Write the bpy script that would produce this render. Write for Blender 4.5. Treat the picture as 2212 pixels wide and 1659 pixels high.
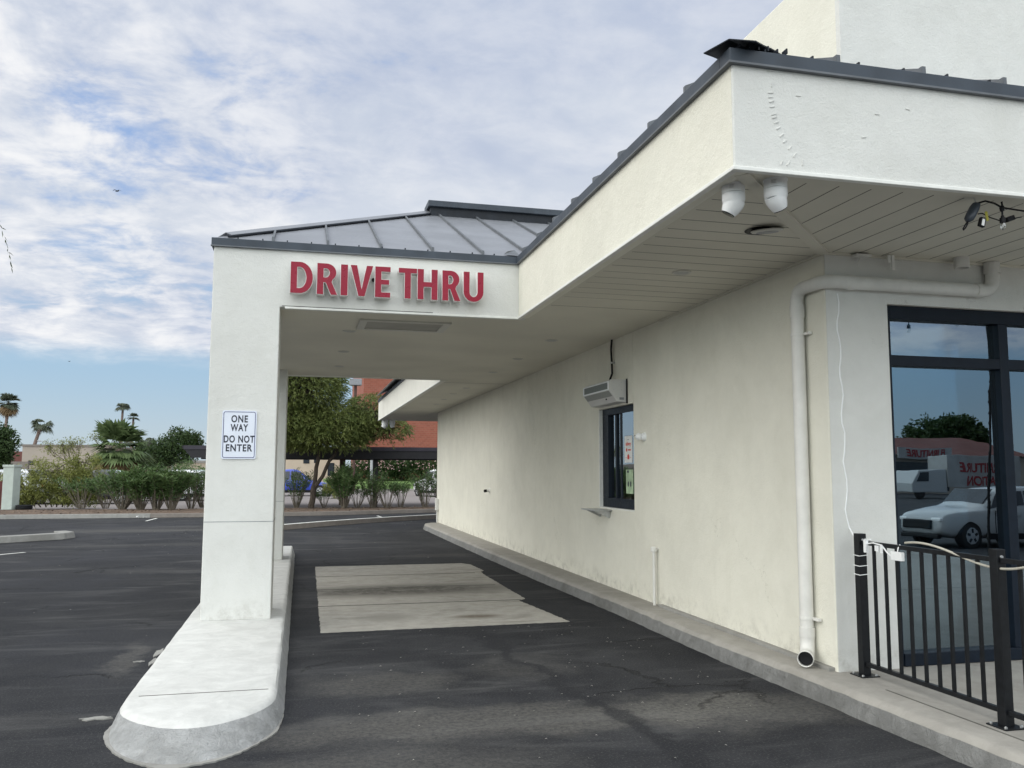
import bpy, math, random
from mathutils import Vector, Matrix
R = math.radians
for o in list(bpy.data.objects): bpy.data.objects.remove(o)
S = bpy.context.scene
COL = S.collection

# ------------------------------------------------------------------ camera
FPX, CX, CY, CAMH = 1846.9, 1106.0, 829.5, 1.65
RV = Vector((0.97085636, -0.23964840, 0.00256292))
DV = Vector((0.02675092, 0.09773307, -0.99485307))
FV = Vector((0.23816446, 0.96592800, 0.10129559))
cam_d = bpy.data.cameras.new('camera'); cam = bpy.data.objects.new('camera', cam_d); COL.objects.link(cam)
cam_d.sensor_fit = 'HORIZONTAL'; cam_d.sensor_width = 36.0; cam_d.lens = FPX / 2212 * 36
cam_d.clip_start = 0.05; cam_d.clip_end = 3000
m = Matrix.Identity(4)
for i in range(3): m[i][0], m[i][1], m[i][2] = RV[i], -DV[i], -FV[i]
m.translation = (0, 0, CAMH); cam.matrix_world = m
S.camera = cam
def at(px, py, x=None, y=None, z=None):
    v = RV * ((px - CX) / FPX) + DV * ((py - CY) / FPX) + FV
    t = x / v.x if x is not None else (y / v.y if y is not None else (z - CAMH) / v.z)
    return Vector((0, 0, CAMH)) + v * t

# ------------------------------------------------------------------ node helper
class N:
    def __init__(s, tree): s.t = tree; s.l = tree.links
    def n(s, ty, ins=None, **kw):
        nd = s.t.nodes.new(ty)
        for k, v in kw.items(): setattr(nd, k, v)
        if ins:
            for k, v in ins.items(): s.set(nd.inputs[k], v)
        return nd
    def set(s, inp, v):
        if isinstance(v, bpy.types.NodeSocket): s.l.new(v, inp)
        elif isinstance(v, bpy.types.Node): s.l.new(v.outputs[0], inp)
        else:
            try: inp.default_value = v
            except Exception: inp.default_value = tuple(v) + (1.0,)
    def math(s, op, a, b=0.0, c=None, clamp=False):
        nd = s.n('ShaderNodeMath', operation=op, use_clamp=clamp); s.set(nd.inputs[0], a); s.set(nd.inputs[1], b)
        if c is not None: s.set(nd.inputs[2], c)
        return nd.outputs[0]
    def vmath(s, op, a, b=(0, 0, 0)):
        nd = s.n('ShaderNodeVectorMath', operation=op); s.set(nd.inputs[0], a); s.set(nd.inputs[1], b)
        return nd.outputs['Value'] if op in ('DOT_PRODUCT', 'LENGTH', 'DISTANCE') else nd.outputs[0]
    def ramp(s, f, lo, hi, a=0.0, b=1.0, smooth=True):
        nd = s.n('ShaderNodeMapRange', interpolation_type='SMOOTHSTEP' if smooth else 'LINEAR')
        for i, v in enumerate((f, lo, hi, a, b)): s.set(nd.inputs[i], v)
        return nd.outputs[0]
    def mix(s, f, a, b, mode='MIX'):
        nd = s.n('ShaderNodeMix', data_type='RGBA', blend_type=mode); s.set(nd.inputs[0], f); s.set(nd.inputs[6], a); s.set(nd.inputs[7], b)
        return nd.outputs[2]
    def noise(s, vec, scale, detail=4, rough=.5, dist=0.0, w=None):
        nd = s.n('ShaderNodeTexNoise', {'Vector': vec, 'Scale': scale, 'Detail': detail, 'Roughness': rough, 'Distortion': dist})
        return nd.outputs[0]
    def scale(s, vec, sc, off=(0, 0, 0)):
        nd = s.n('ShaderNodeMapping'); s.set(nd.inputs['Vector'], vec); nd.inputs['Scale'].default_value = sc; nd.inputs['Location'].default_value = off
        return nd.outputs[0]

# ------------------------------------------------------------------ world and sun
SUN_EL, SUN_AZ = R(30), R(-84)      # azimuth measured from +Y towards +X
W = bpy.data.worlds.new('World'); S.world = W; W.use_nodes = True
W.node_tree.nodes.clear(); k = N(W.node_tree)
sky = k.n('ShaderNodeTexSky', sky_type='NISHITA'); sky.sun_disc = False
sky.sun_elevation = SUN_EL; sky.sun_rotation = SUN_AZ; sky.dust_density = 1.6; sky.air_density = 1.1
d = k.n('ShaderNodeTexCoord').outputs['Generated']
sp = k.n('ShaderNodeSeparateXYZ', {0: d}); dz = k.math('MAXIMUM', sp.outputs[2], 0.0)
den = k.math('ADD', dz, 0.20)
u = k.math('DIVIDE', sp.outputs[0], den); v_ = k.math('DIVIDE', sp.outputs[1], den)
uv = k.n('ShaderNodeCombineXYZ', {0: u, 1: v_, 2: 0.0}).outputs[0]
big = k.noise(k.scale(uv, (1, 1, 1), (3.1, 1.7, 0)), 1.5, 6, .55, .4)
mid = k.noise(k.scale(uv, (1, 1, 1), (0.4, 5.2, 2)), 5.0, 8, .6, .3)
fin = k.noise(k.scale(uv, (1.0, 1.3, 1), (7.4, 2.2, 5)), 10.0, 6, .58, .4)
dl = k.vmath('DOT_PRODUCT', d, (-0.45, 0.87, 0.18))      # towards the left of the picture
lft = k.ramp(dl, .78, .99)
cov = k.math('ADD', k.math('MULTIPLY', big, .50), k.math('ADD', k.math('MULTIPLY', mid, .34), k.math('MULTIPLY', fin, .16)))
gap = k.math('ADD', k.ramp(k.vmath('DOT_PRODUCT', d, tuple(at(440, 380, y=1) .__sub__(Vector((0, 0, CAMH))).normalized())), .975, .999), k.ramp(k.vmath('DOT_PRODUCT', d, tuple((at(40, 470, y=1) - Vector((0, 0, CAMH))).normalized())), .985, .999))
thr = k.math('ADD', k.math('MULTIPLY', lft, .012), k.math('MULTIPLY', gap, .07))
cmask = k.ramp(k.math('SUBTRACT', cov, thr), .275, .41)
base = k.ramp(k.math('ADD', dz, k.math('MULTIPLY', k.math('SUBTRACT', mid, .5), .03)), .108, .142)
cmask = k.math('MULTIPLY', cmask, base)
lum = k.math('ADD', k.math('MULTIPLY', mid, .72), k.math('MULTIPLY', fin, .28))
bright = k.ramp(lum, .37, .66)
bright = k.math('MULTIPLY', bright, k.ramp(lft, 0, 1, .34, 1.0, False))
lowb = k.ramp(dz, .12, .34, .62, 0.0)
bright = k.math('MAXIMUM', bright, k.math('MULTIPLY', lowb, k.ramp(lum, .38, .56)))
grey = k.mix(k.ramp(big, .38, .62), (4.9, 5.6, 7.1, 1), (6.4, 6.95, 7.9, 1))
cloud = k.mix(bright, grey, (9.4, 9.45, 9.6, 1))
blue = k.mix(k.ramp(dz, .0, .12), (5.7, 6.8, 7.5, 1), (4.0, 5.9, 7.8, 1)); blue = k.mix(k.ramp(dz, .12, .3), blue, (2.9, 4.6, 8.0, 1))
blue = k.mix(.12, blue, sky)
skyc = k.mix(cmask, blue, cloud)
# sky brightness added overhead and behind the view to light the front walls
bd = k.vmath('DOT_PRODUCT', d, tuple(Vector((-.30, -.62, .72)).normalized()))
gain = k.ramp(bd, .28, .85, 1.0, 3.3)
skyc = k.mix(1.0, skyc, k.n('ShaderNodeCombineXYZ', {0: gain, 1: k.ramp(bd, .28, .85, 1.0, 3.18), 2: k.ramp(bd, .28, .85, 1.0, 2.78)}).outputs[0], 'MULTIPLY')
below = k.ramp(sp.outputs[2], -.02, 0.0)
skyc = k.mix(below, (1.2, 1.2, 1.2, 1), skyc)
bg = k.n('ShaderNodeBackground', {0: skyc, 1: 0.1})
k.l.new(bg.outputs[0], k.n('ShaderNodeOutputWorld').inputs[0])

sd = bpy.data.lights.new('sun', 'SUN'); so = bpy.data.objects.new('sun', sd); COL.objects.link(so)
sd.energy = 1.5; sd.angle = R(80); sd.color = (1.0, .93, .78)
tosun = Vector((math.sin(SUN_AZ) * math.cos(SUN_EL), math.cos(SUN_AZ) * math.cos(SUN_EL), math.sin(SUN_EL)))
so.rotation_euler = tosun.to_track_quat('Z', 'Y').to_euler(); so.location = (0, 0, 40)
S.view_settings.view_transform = 'Standard'; S.view_settings.look = 'None'
S.view_settings.exposure = 0.0; S.view_settings.gamma = 1.0
S.cycles.max_bounces = 8; S.cycles.transparent_max_bounces = 12

# ------------------------------------------------------------------ tagging, building
ORG = {}
def tag(o, label=None, cat=None, group=None, kind=None):
    if label: o['label'] = label
    if cat: o['category'] = cat
    if group: o['group'] = group
    if kind: o['kind'] = kind
    return o
def thing(name, label, cat, loc=(0, 0, 0), group=None, rz=0):
    o = bpy.data.objects.new(name, None); COL.objects.link(o); o.location = loc; o.rotation_euler = (0, 0, rz)
    o.empty_display_size = .1; ORG[o.name] = Vector(loc)
    return tag(o, label, cat, group)
def copy_tree(o, parent=None):
    c = o.copy(); COL.objects.link(c)
    if parent: c.parent = parent
    for ch in list(o.children): copy_tree(ch, c)
    return c
class MB:
    def __init__(s): s.v = []; s.f = []; s.m = []
    def each(s, name, mats, parent=None, **kw):      # one object for every connected piece
        par = list(range(len(s.v)))
        def fd(i):
            while par[i] != i: par[i] = par[par[i]]; i = par[i]
            return i
        for f in s.f:
            for q in f[1:]: par[fd(q)] = fd(f[0])
        grp = {}
        for f, m_ in zip(s.f, s.m): grp.setdefault(fd(f[0]), []).append((f, m_))
        for fs in grp.values():
            b_ = MB(); ids = {}
            for f, m_ in fs:
                for q in f:
                    if q not in ids: ids[q] = len(b_.v); b_.v.append(s.v[q])
                b_.f.append(tuple(ids[q] for q in f)); b_.m.append(m_)
            b_.build(name, mats, parent, **kw)
    def face(s, pts, mi=0):
        n = len(s.v); s.v += [tuple(p) for p in pts]; s.f.append(tuple(range(n, n + len(pts)))); s.m.append(mi); return s
    def box(s, x0, x1, y0, y1, z0, z1, mi=0, M=None):
        n = len(s.v); P = [Vector((x, y, z)) for z in (z0, z1) for y in (y0, y1) for x in (x0, x1)]
        if M is not None: P = [M @ p for p in P]
        s.v += [tuple(p) for p in P]
        for f in ((0, 2, 3, 1), (4, 5, 7, 6), (0, 1, 5, 4), (2, 6, 7, 3), (0, 4, 6, 2), (1, 3, 7, 5)):
            s.f.append(tuple(n + i for i in f)); s.m.append(mi)
        return s
    def tube(s, pts, rad, seg=8, mi=0, cap=True):
        pts = [Vector(p) for p in pts]
        if not hasattr(rad, '__len__'): rad = [rad] * len(pts)
        n = len(s.v); up = None
        for i, p in enumerate(pts):
            t = (pts[min(i + 1, len(pts) - 1)] - pts[max(i - 1, 0)]).normalized()
            if up is None: up = t.orthogonal().normalized()
            else:
                up = up - t * up.dot(t); up = up.normalized() if up.length > 1e-6 else t.orthogonal().normalized()
            b = t.cross(up)
            for j in range(seg):
                a = 2 * math.pi * j / seg; s.v.append(tuple(p + (up * math.cos(a) + b * math.sin(a)) * rad[i]))
        for i in range(len(pts) - 1):
            for j in range(seg):
                a = n + i * seg + j; b2 = n + i * seg + (j + 1) % seg
                s.f.append((a, b2, b2 + seg, a + seg)); s.m.append(mi)
        if cap:
            s.f.append(tuple(n + j for j in reversed(range(seg)))); s.m.append(mi)
            e = n + (len(pts) - 1) * seg; s.f.append(tuple(e + j for j in range(seg))); s.m.append(mi)
        return s
    def lathe(s, prof, M=Matrix.Identity(4), seg=24, mi=0, cap=True):
        n = len(s.v)
        for r, z in prof:
            for j in range(seg):
                a = 2 * math.pi * j / seg; s.v.append(tuple(M @ Vector((r * math.cos(a), r * math.sin(a), z))))
        for i in range(len(prof) - 1):
            for j in range(seg):
                a = n + i * seg + j; b = n + i * seg + (j + 1) % seg; s.f.append((a, b, b + seg, a + seg)); s.m.append(mi)
        if cap:
            s.f.append(tuple(n + j for j in reversed(range(seg)))); s.m.append(mi)
            e = n + (len(prof) - 1) * seg; s.f.append(tuple(e + j for j in range(seg))); s.m.append(mi)
        return s
    def prism(s, poly, a, b, axis='y', mi=0):
        def P(p, t): return {'y': (p[0], t, p[1]), 'x': (t, p[0], p[1]), 'z': (p[0], p[1], t)}[axis]
        n = len(s.v); k_ = len(poly); s.v += [P(p, a) for p in poly] + [P(p, b) for p in poly]
        s.f.append(tuple(n + i for i in range(k_))); s.f.append(tuple(n + k_ + i for i in reversed(range(k_)))); s.m += [mi, mi]
        for i in range(k_): s.f.append((n + i, n + k_ + i, n + k_ + (i + 1) % k_, n + (i + 1) % k_)); s.m.append(mi)
        return s
    def sweep(s, path, prof, mi=0):      # prof: (offset to the right of travel, z) closed outline, path: xy points
        n = len(s.v); K = len(prof)
        for i, p in enumerate(path):
            a = Vector(path[max(i - 1, 0)][:2]); b = Vector(path[min(i + 1, len(path) - 1)][:2]); t = (b - a).normalized(); nrm = Vector((t.y, -t.x))
            for o_, z in prof: s.v.append((p[0] + nrm.x * o_, p[1] + nrm.y * o_, z))
        for i in range(len(path) - 1):
            for j in range(K): s.f.append((n + i * K + j, n + i * K + (j + 1) % K, n + (i + 1) * K + (j + 1) % K, n + (i + 1) * K + j)); s.m.append(mi)
        s.f.append(tuple(n + j for j in range(K))); s.f.append(tuple(n + (len(path) - 1) * K + j for j in reversed(range(K)))); s.m += [mi, mi]
        return s
    def build(s, name, mats, parent=None, bevel=0, smooth=False, root=None, fix=True):
        me = bpy.data.meshes.new(name)
        off = ORG.get(root.name if root else (parent.name if parent else ''), Vector((0, 0, 0)))
        me.from_pydata([tuple(Vector(v) - off) for v in s.v], [], s.f)
        for mm in (mats if isinstance(mats, (list, tuple)) else [mats]): me.materials.append(mm)
        me.polygons.foreach_set('material_index', s.m)
        if smooth: me.polygons.foreach_set('use_smooth', [True] * len(s.f))
        me.update()
        if fix and len(s.f) < 5000:
            import bmesh
            bm = bmesh.new(); bm.from_mesh(me); bmesh.ops.recalc_face_normals(bm, faces=bm.faces); bm.to_mesh(me); bm.free()
        o = bpy.data.objects.new(name, me); COL.objects.link(o)
        if parent:
            o.parent = parent; ORG[o.name] = off
        if bevel:
            b = o.modifiers.new('bevel', 'BEVEL'); b.width = bevel; b.segments = 2; b.limit_method = 'ANGLE'; b.angle_limit = R(35)
        if smooth:
            try: me.set_sharp_from_angle(angle=R(38))
            except Exception: pass
        return o

# ------------------------------------------------------------------ materials
def newmat(name):
    mt = bpy.data.materials.new(name); mt.use_nodes = True; mt.node_tree.nodes.clear(); return mt, N(mt.node_tree)
def finish(k, col, rough, bump=None, bstr=.3, bdist=.01, metal=0., spec=.5, **extra):
    b = k.n('ShaderNodeBsdfPrincipled', {'Base Color': col, 'Roughness': rough, 'Metallic': metal, 'Specular IOR Level': spec})
    for a, v in extra.items(): k.set(b.inputs[a.replace('_', ' ')], v)
    if bump is not None:
        bn = k.n('ShaderNodeBump', {'Height': bump, 'Strength': bstr, 'Distance': bdist}); k.l.new(bn.outputs[0], b.inputs['Normal'])
    k.l.new(b.outputs[0], k.n('ShaderNodeOutputMaterial').inputs[0]); return b
def pm(name, col, rough=.6, var=.12, scale=3., bstr=0., bscale=90., bdist=.004, metal=0., spec=.5, stretch=(1, 1, 1), tint=None):
    mt, k = newmat(name); pos = k.scale(k.n('ShaderNodeTexCoord').outputs['Object'], stretch)
    nz = k.noise(pos, scale, 6, .6)
    c = k.mix(k.ramp(nz, .3, .7), tuple(x * (1 - var) for x in col) + (1,), tuple(min(1, x * (1 + var)) for x in (tint or col)) + (1,))
    rr = k.ramp(k.noise(pos, scale * 4, 3, .5), .3, .7, rough * .88, min(1, rough * 1.1))
    finish(k, c, rr, k.noise(pos, bscale, 4, .6) if bstr else None, bstr, bdist, metal, spec); return mt

def stucco(name, col, patch=.05, streak=.12, bstr=.55, grain=60):
    mt, k = newmat(name); pos = k.n('ShaderNodeTexCoord').outputs['Object']
    blot = k.ramp(k.noise(pos, 1.1, 5, .6, .4), .32, .68)
    st = k.ramp(k.noise(k.scale(pos, (5, 5, .7)), 1.3, 6, .62, .3), .48, .78)
    mott = k.ramp(k.noise(pos, 9, 5, .65), .35, .7)
    c = k.mix(blot, tuple(x * (1 - patch) for x in col) + (1,), tuple(x * (1 + patch * .5) for x in col) + (1,))
    c = k.mix(k.math('MULTIPLY', st, streak), c, (col[0] * .62, col[1] * .62, col[2] * .55, 1))
    c = k.mix(k.math('MULTIPLY', mott, .06), c, (col[0] * .75, col[1] * .75, col[2] * .72, 1))
    z = k.n('ShaderNodeSeparateXYZ', {0: k.n('ShaderNodeNewGeometry').outputs['Position']}).outputs[2]
    splash = k.math('MULTIPLY', k.ramp(z, .16, .42, 1, 0), k.ramp(k.noise(pos, 7, 6, .7), .42, .75))
    c = k.mix(k.math('MULTIPLY', splash, .55), c, (.30, .28, .24, 1))
    wn = k.n('ShaderNodeTexNoise', {'Vector': pos, 'Scale': 1.5, 'Detail': 6, 'Roughness': .7}); wv = k.n('ShaderNodeVectorMath', operation='MULTIPLY_ADD'); k.set(wv.inputs[0], wn.outputs[1]); wv.inputs[1].default_value = (1.6, 1.6, 1.6); k.set(wv.inputs[2], pos)
    vor = k.n('ShaderNodeTexVoronoi', {'Vector': wv.outputs[0], 'Scale': .55}, feature='DISTANCE_TO_EDGE').outputs[0]
    hair = k.math('MULTIPLY', k.ramp(vor, .0006, .0035, 1, 0), k.ramp(k.noise(pos, .9, 3, .5), .56, .64))
    c = k.mix(k.math('MULTIPLY', hair, .45), c, (col[0] * .35, col[1] * .34, col[2] * .3, 1))
    c = k.mix(k.math('MULTIPLY', k.ramp(k.noise(pos, 2.8, 6, .65, .5), .44, .66), .10), c, (col[0] * .70, col[1] * .69, col[2] * .64, 1))
    h = k.math('ADD', k.math('MULTIPLY', k.noise(pos, grain, 5, .7), .6), k.math('ADD', k.math('MULTIPLY', k.noise(pos, 12, 4, .6), .9), k.math('MULTIPLY', k.noise(pos, 240, 2, .5), .25)))
    finish(k, c, .88, h, bstr, .012, spec=.25); return mt
M = {}
M['wall'] = stucco('wall_stucco_warm_lit', (.79, .772, .685), streak=.08)  # same stucco as the front, warm side light mixed into its colour
M['front'] = stucco('front_stucco_cool_shaded', (.715, .715, .69), streak=.06)  # same stucco, cool shaded tone of the front faces put into its colour
M['far_stucco'] = stucco('porch_stucco', (.78, .77, .715), streak=.05)
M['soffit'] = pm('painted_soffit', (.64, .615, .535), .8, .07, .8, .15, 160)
M['groove'] = pm('dark_groove', (.10, .098, .088), .9, .2, 5)
M['trimw'] = pm('white_drip_trim', (.78, .78, .75), .6, .05, 12, .2, 60)
M['flash'] = pm('grey_flashing', (.050, .062, .080), .5, .18, 4, .1, 30, spec=.3)
M['roofm'] = pm('grey_metal_roof', (.24, .25, .275), .42, .10, 1.6, .45, 2.2, .04, metal=.3, spec=.4)
M['seam'] = pm('roof_seam', (.13, .14, .155), .5, .15, 6, metal=.2, spec=.35)
M['hipdark'] = pm('dark_hip_cap', (.018, .022, .030), .5, .2, 6, .2, 9, .02, spec=.25)
M['blackmetal'] = pm('black_painted_metal', (.007, .008, .010), .42, .3, 20, .05, 200, spec=.28)
M['darkframe'] = pm('dark_aluminium', (.006, .011, .020), .45, .15, 8, spec=.22)
M['pvc'] = pm('painted_pipe', (.70, .69, .66), .45, .06, 6, .05, 60)
M['whitep'] = pm('white_plastic', (.86, .87, .88), .32, .03, 10)
M['steel'] = pm('galvanised_steel', (.55, .56, .57), .35, .1, 30, metal=.8)
M['black'] = pm('black_rubber', (.008, .008, .010), .55, .2, 20, spec=.25)
M['lens'] = pm('dark_lens', (.006, .006, .01), .08, .1, 20)
M['red'] = pm('red_acrylic', (.27, .008, .030), .3, .06, 3, spec=.28)
M['letterside'] = pm('white_letter_return', (.74, .72, .70), .5, .05, 8)
M['signwhite'] = pm('reflective_sign_white', (.72, .76, .86), .35, .03, 6)
M['signblue'] = pm('sign_ink_blue', (.03, .035, .16), .4, .1, 6)
M['ink'] = pm('sign_ink', (.012, .014, .03), .4, .1, 6)
M['paper'] = pm('paper', (.80, .80, .79), .7, .03, 8)
M['greenpaper'] = pm('green_leaflet', (.42, .55, .36), .7, .25, 9)
M['redprint'] = pm('red_print', (.60, .05, .03), .6, .05, 8)
M['greyprint'] = pm('grey_print', (.25, .26, .28), .6, .1, 8)
M['bark'] = pm('bark', (.055, .042, .032), .95, .35, 14, .8, 30, .02, stretch=(1, 1, .3))
M['palmbark'] = pm('palm_bark', (.20, .15, .13), .95, .25, 6, .8, 12, .03)
M['twig'] = pm('shrub_stem', (.13, .11, .085), .9, .3, 10)
M['brick'] = None
M['beige'] = pm('beige_render', (.50, .42, .33), .9, .08, .4)
M['taupe'] = pm('taupe_render', (.36, .315, .27), .9, .08, .4)
M['redren'] = pm('red_render', (.15, .058, .05), .9, .12, .5)
M['glassdark'] = pm('dark_window', (.03, .036, .045), .1, .2, 3)
M['carportm'] = pm('dark_carport_metal', (.014, .013, .017), .55, .2, 3)
M['brownpost'] = pm('brown_post', (.07, .035, .028), .7, .2, 5)
M['greenbox'] = pm('pale_green_cabinet', (.47, .53, .49), .55, .06, 4, .1, 50)
M['maroon'] = pm('maroon_boards', (.12, .03, .028), .7, .2, 6)
M['whitepaint'] = pm('white_road_paint', (.62, .62, .59), .8, .22, 9, .2, 90)
M['pole'] = pm('grey_pole', (.36, .38, .39), .5, .1, 6)

def brickmat():
    mt, k = newmat('red_brick'); pos = k.n('ShaderNodeTexCoord').outputs['Object']
    s = k.n('ShaderNodeSeparateXYZ', {0: pos}); c2 = k.n('ShaderNodeCombineXYZ', {0: k.math('ADD', s.outputs[0], s.outputs[1]), 1: s.outputs[2]}).outputs[0]
    b = k.n('ShaderNodeTexBrick', {'Vector': c2, 'Color1': (.30, .098, .068, 1), 'Color2': (.235, .075, .052, 1), 'Mortar': (.28, .15, .11, 1), 'Scale': 1.0, 'Mortar Size': .016, 'Brick Width': .42, 'Row Height': .20})
    c = k.mix(k.math('MULTIPLY', k.ramp(k.noise(k.scale(pos, (.2, .2, 2.)), 1.2, 5, .7), .3, .7), .45), b.outputs[0], (.27, .075, .045, 1))
    finish(k, c, .9); return mt
M['brick'] = brickmat()

def leafmat(name, c1, c2, rough=.5, transl=.25):
    mt, k = newmat(name); g = k.n('ShaderNodeNewGeometry'); pos = k.n('ShaderNodeTexCoord').outputs['Object']
    f = k.math('ADD', k.math('MULTIPLY', g.outputs['Random Per Island'], .6), k.math('MULTIPLY', k.ramp(k.noise(pos, 1.6, 3, .5), .3, .7), .4))
    c = k.mix(f, c1 + (1,), c2 + (1,))
    b = k.n('ShaderNodeBsdfPrincipled', {'Base Color': c, 'Roughness': rough, 'Specular IOR Level': .3})
    t = k.n('ShaderNodeBsdfTranslucent', {'Color': c}); mx = k.n('ShaderNodeMixShader', {0: transl})
    k.l.new(b.outputs[0], mx.inputs[1]); k.l.new(t.outputs[0], mx.inputs[2]); k.l.new(mx.outputs[0], k.n('ShaderNodeOutputMaterial').inputs[0]); return mt
M['lf_acacia'] = leafmat('acacia_leaf', (.055, .09, .022), (.24, .27, .085))
M['lf_oleander'] = leafmat('oleander_leaf', (.03, .075, .022), (.15, .22, .08))
M['lf_yellow'] = leafmat('yellow_green_leaf', (.08, .10, .02), (.32, .34, .10))
M['lf_dark'] = leafmat('dark_leaf', (.02, .045, .015), (.07, .11, .035))
M['lf_palm'] = leafmat('palm_leaf', (.05, .09, .03), (.19, .25, .11))
M['lf_dead'] = leafmat('dead_palm_leaf', (.12, .075, .035), (.26, .19, .10))
M['lf_farpalm'] = leafmat('distant_palm_leaf', (.06, .08, .055), (.13, .15, .10))
M['petal'] = leafmat('pink_petal', (.55, .30, .32), (.75, .55, .55))
M['grass'] = leafmat('lawn_grass', (.07, .13, .03), (.17, .26, .06))

def glassmat(name, tint, refl, lo):
    mt, k = newmat(name); pos = k.n('ShaderNodeTexCoord').outputs['Object']
    bn = k.n('ShaderNodeBump', {'Height': k.noise(k.scale(pos, (1, 1, .6)), 2.2, 2, .4), 'Strength': .05, 'Distance': .02})
    gl = k.n('ShaderNodeBsdfGlossy', {'Color': refl, 'Roughness': 0.0, 'Normal': bn})
    tr = k.n('ShaderNodeBsdfTransparent', {'Color': tint})
    fr = k.n('ShaderNodeFresnel', {'IOR': 1.5}).outputs[0]
    mx = k.n('ShaderNodeMixShader', {0: k.math('ADD', lo, fr, clamp=True)}); k.l.new(tr.outputs[0], mx.inputs[1]); k.l.new(gl.outputs[0], mx.inputs[2])
    k.l.new(mx.outputs[0], k.n('ShaderNodeOutputMaterial').inputs[0]); return mt
M['glass'] = glassmat('storefront_glass', (.38, .46, .48, 1), (.70, .86, .98, 1), .25)
M['glass2'] = glassmat('service_glass', (.40, .47, .50, 1), (.85, .93, 1, 1), .30)
def clearglass():
    mt, k = newmat('bulb_glass'); b = k.n('ShaderNodeBsdfGlossy', {'Color': (1, 1, 1, 1), 'Roughness': .02}); t = k.n('ShaderNodeBsdfTransparent', {'Color': (.93, .95, .96, 1)})
    lw = k.n('ShaderNodeLayerWeight', {'Blend': .35}).outputs['Facing']; mx = k.n('ShaderNodeMixShader', {0: k.math('ADD', k.math('MULTIPLY', lw, .8), .06)})
    k.l.new(t.outputs[0], mx.inputs[1]); k.l.new(b.outputs[0], mx.inputs[2]); k.l.new(mx.outputs[0], k.n('ShaderNodeOutputMaterial').inputs[0]); return mt
M['bulb'] = clearglass()

def asphalt():
    mt, k = newmat('asphalt'); pos = k.n('ShaderNodeNewGeometry').outputs['Position']
    n1 = k.noise(pos, .22, 6, .6, .6); n2 = k.noise(pos, 1.1, 7, .65, .8); st = k.noise(k.scale(pos, (.55, 2.6, 1)), .8, 7, .68, .8)
    fine = k.noise(pos, 60, 4, .8); fine2 = k.noise(pos, 26, 7, .8)
    c = k.mix(k.ramp(n2, .32, .7), (.015, .016, .020, 1), (.038, .039, .043, 1))
    c = k.mix(k.math('MULTIPLY', k.ramp(st, .48, .74), .7), c, (.10, .10, .102, 1))
    c = k.mix(k.math('MULTIPLY', k.ramp(n1, .45, .7), .45), c, (.038, .040, .050, 1))
    warp = k.vmath('ADD', pos, k.vmath('SCALE', k.n('ShaderNodeTexNoise', {'Vector': pos, 'Scale': 1.3, 'Detail': 5}).outputs[1], (0, 0, 0)))
    wn = k.n('ShaderNodeTexNoise', {'Vector': pos, 'Scale': 1.7, 'Detail': 6, 'Roughness': .65})
    wv = k.n('ShaderNodeVectorMath', operation='MULTIPLY_ADD'); k.set(wv.inputs[0], wn.outputs[1]); wv.inputs[1].default_value = (.9, .9, 0); k.set(wv.inputs[2], pos)
    # worn, dusty patches of the lane and the lot: (x, y, rx, ry, strength)
    for (x, y, rx, ry, s_) in WORN:
        sc = k.scale(k.vmath('SUBTRACT', wv.outputs[0], (x + .45, y + .45, 0)), (1 / rx, 1 / ry, 0))
        dd = k.vmath('LENGTH', sc)
        f = k.math('MULTIPLY', k.ramp(dd, .45, 1.15, 1, 0), k.math('MULTIPLY', k.ramp(fine2, .36, .62, .25, 1), s_ * .62))
        c = k.mix(f, c, (.20, .19, .172, 1))
    for (x0, y0, x1, y1, wd, s_) in DARKS:      # sealed crack and tyre bands
        a = Vector((x0, y0, 0)); b = Vector((x1, y1, 0)); t = (b - a).normalized(); nn = Vector((t.y, -t.x, 0))
        q = k.vmath('SUBTRACT', wv.outputs[0], tuple(a + Vector((.45, .45, 0))))
        across = k.math('ABSOLUTE', k.vmath('DOT_PRODUCT', q, tuple(nn))); along = k.vmath('DOT_PRODUCT', q, tuple(t)); L = (b - a).length
        f = k.math('MULTIPLY', k.ramp(across, wd * .3, wd * 1.3, 1, 0), k.math('MULTIPLY', k.ramp(along, -.3, .2), k.ramp(along, L - .2, L + .3, 1, 0)))
        c = k.mix(k.math('MULTIPLY', f, s_), c, (.016, .017, .021, 1))
    vor = k.n('ShaderNodeTexVoronoi', {'Vector': wv.outputs[0], 'Scale': .42}, feature='DISTANCE_TO_EDGE').outputs[0]
    crack = k.math('MULTIPLY', k.ramp(vor, .002, .008, 1, 0), k.ramp(k.noise(pos, .5, 3, .5), .52, .60))
    c = k.mix(k.math('MULTIPLY', crack, .55), c, (.010, .010, .011, 1))
    agg = k.ramp(fine, .52, .66); c = k.mix(k.math('MULTIPLY', agg, .42), c, (.14, .137, .13, 1)); c = k.mix(k.math('MULTIPLY', k.ramp(k.noise(pos, 28, 5, .75), .55, .4, 0, 1), .0), c, (.01, .01, .01, 1)); c = k.mix(k.math('MULTIPLY', k.ramp(k.noise(pos, 110, 3, .7), .56, .44, 0, 1), .0), c, (.01, .01, .01, 1))
    spk = k.n('ShaderNodeTexVoronoi', {'Vector': pos, 'Scale': 55.0}).outputs[0]
    sm = k.math('MULTIPLY', k.ramp(spk, .03, .07, 1, 0), k.ramp(k.noise(pos, 9, 3, .6), .66, .74)); c = k.mix(k.math('MULTIPLY', sm, .8), c, (.36, .35, .32, 1))
    h = k.math('ADD', k.math('MULTIPLY', fine, .5), k.math('ADD', k.math('MULTIPLY', k.noise(pos, 160, 3, .7), .4), k.math('MULTIPLY', crack, -1.6)))
    finish(k, c, k.ramp(n2, .3, .7, .78, .95), h, .9, .014, spec=.2); return mt
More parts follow.
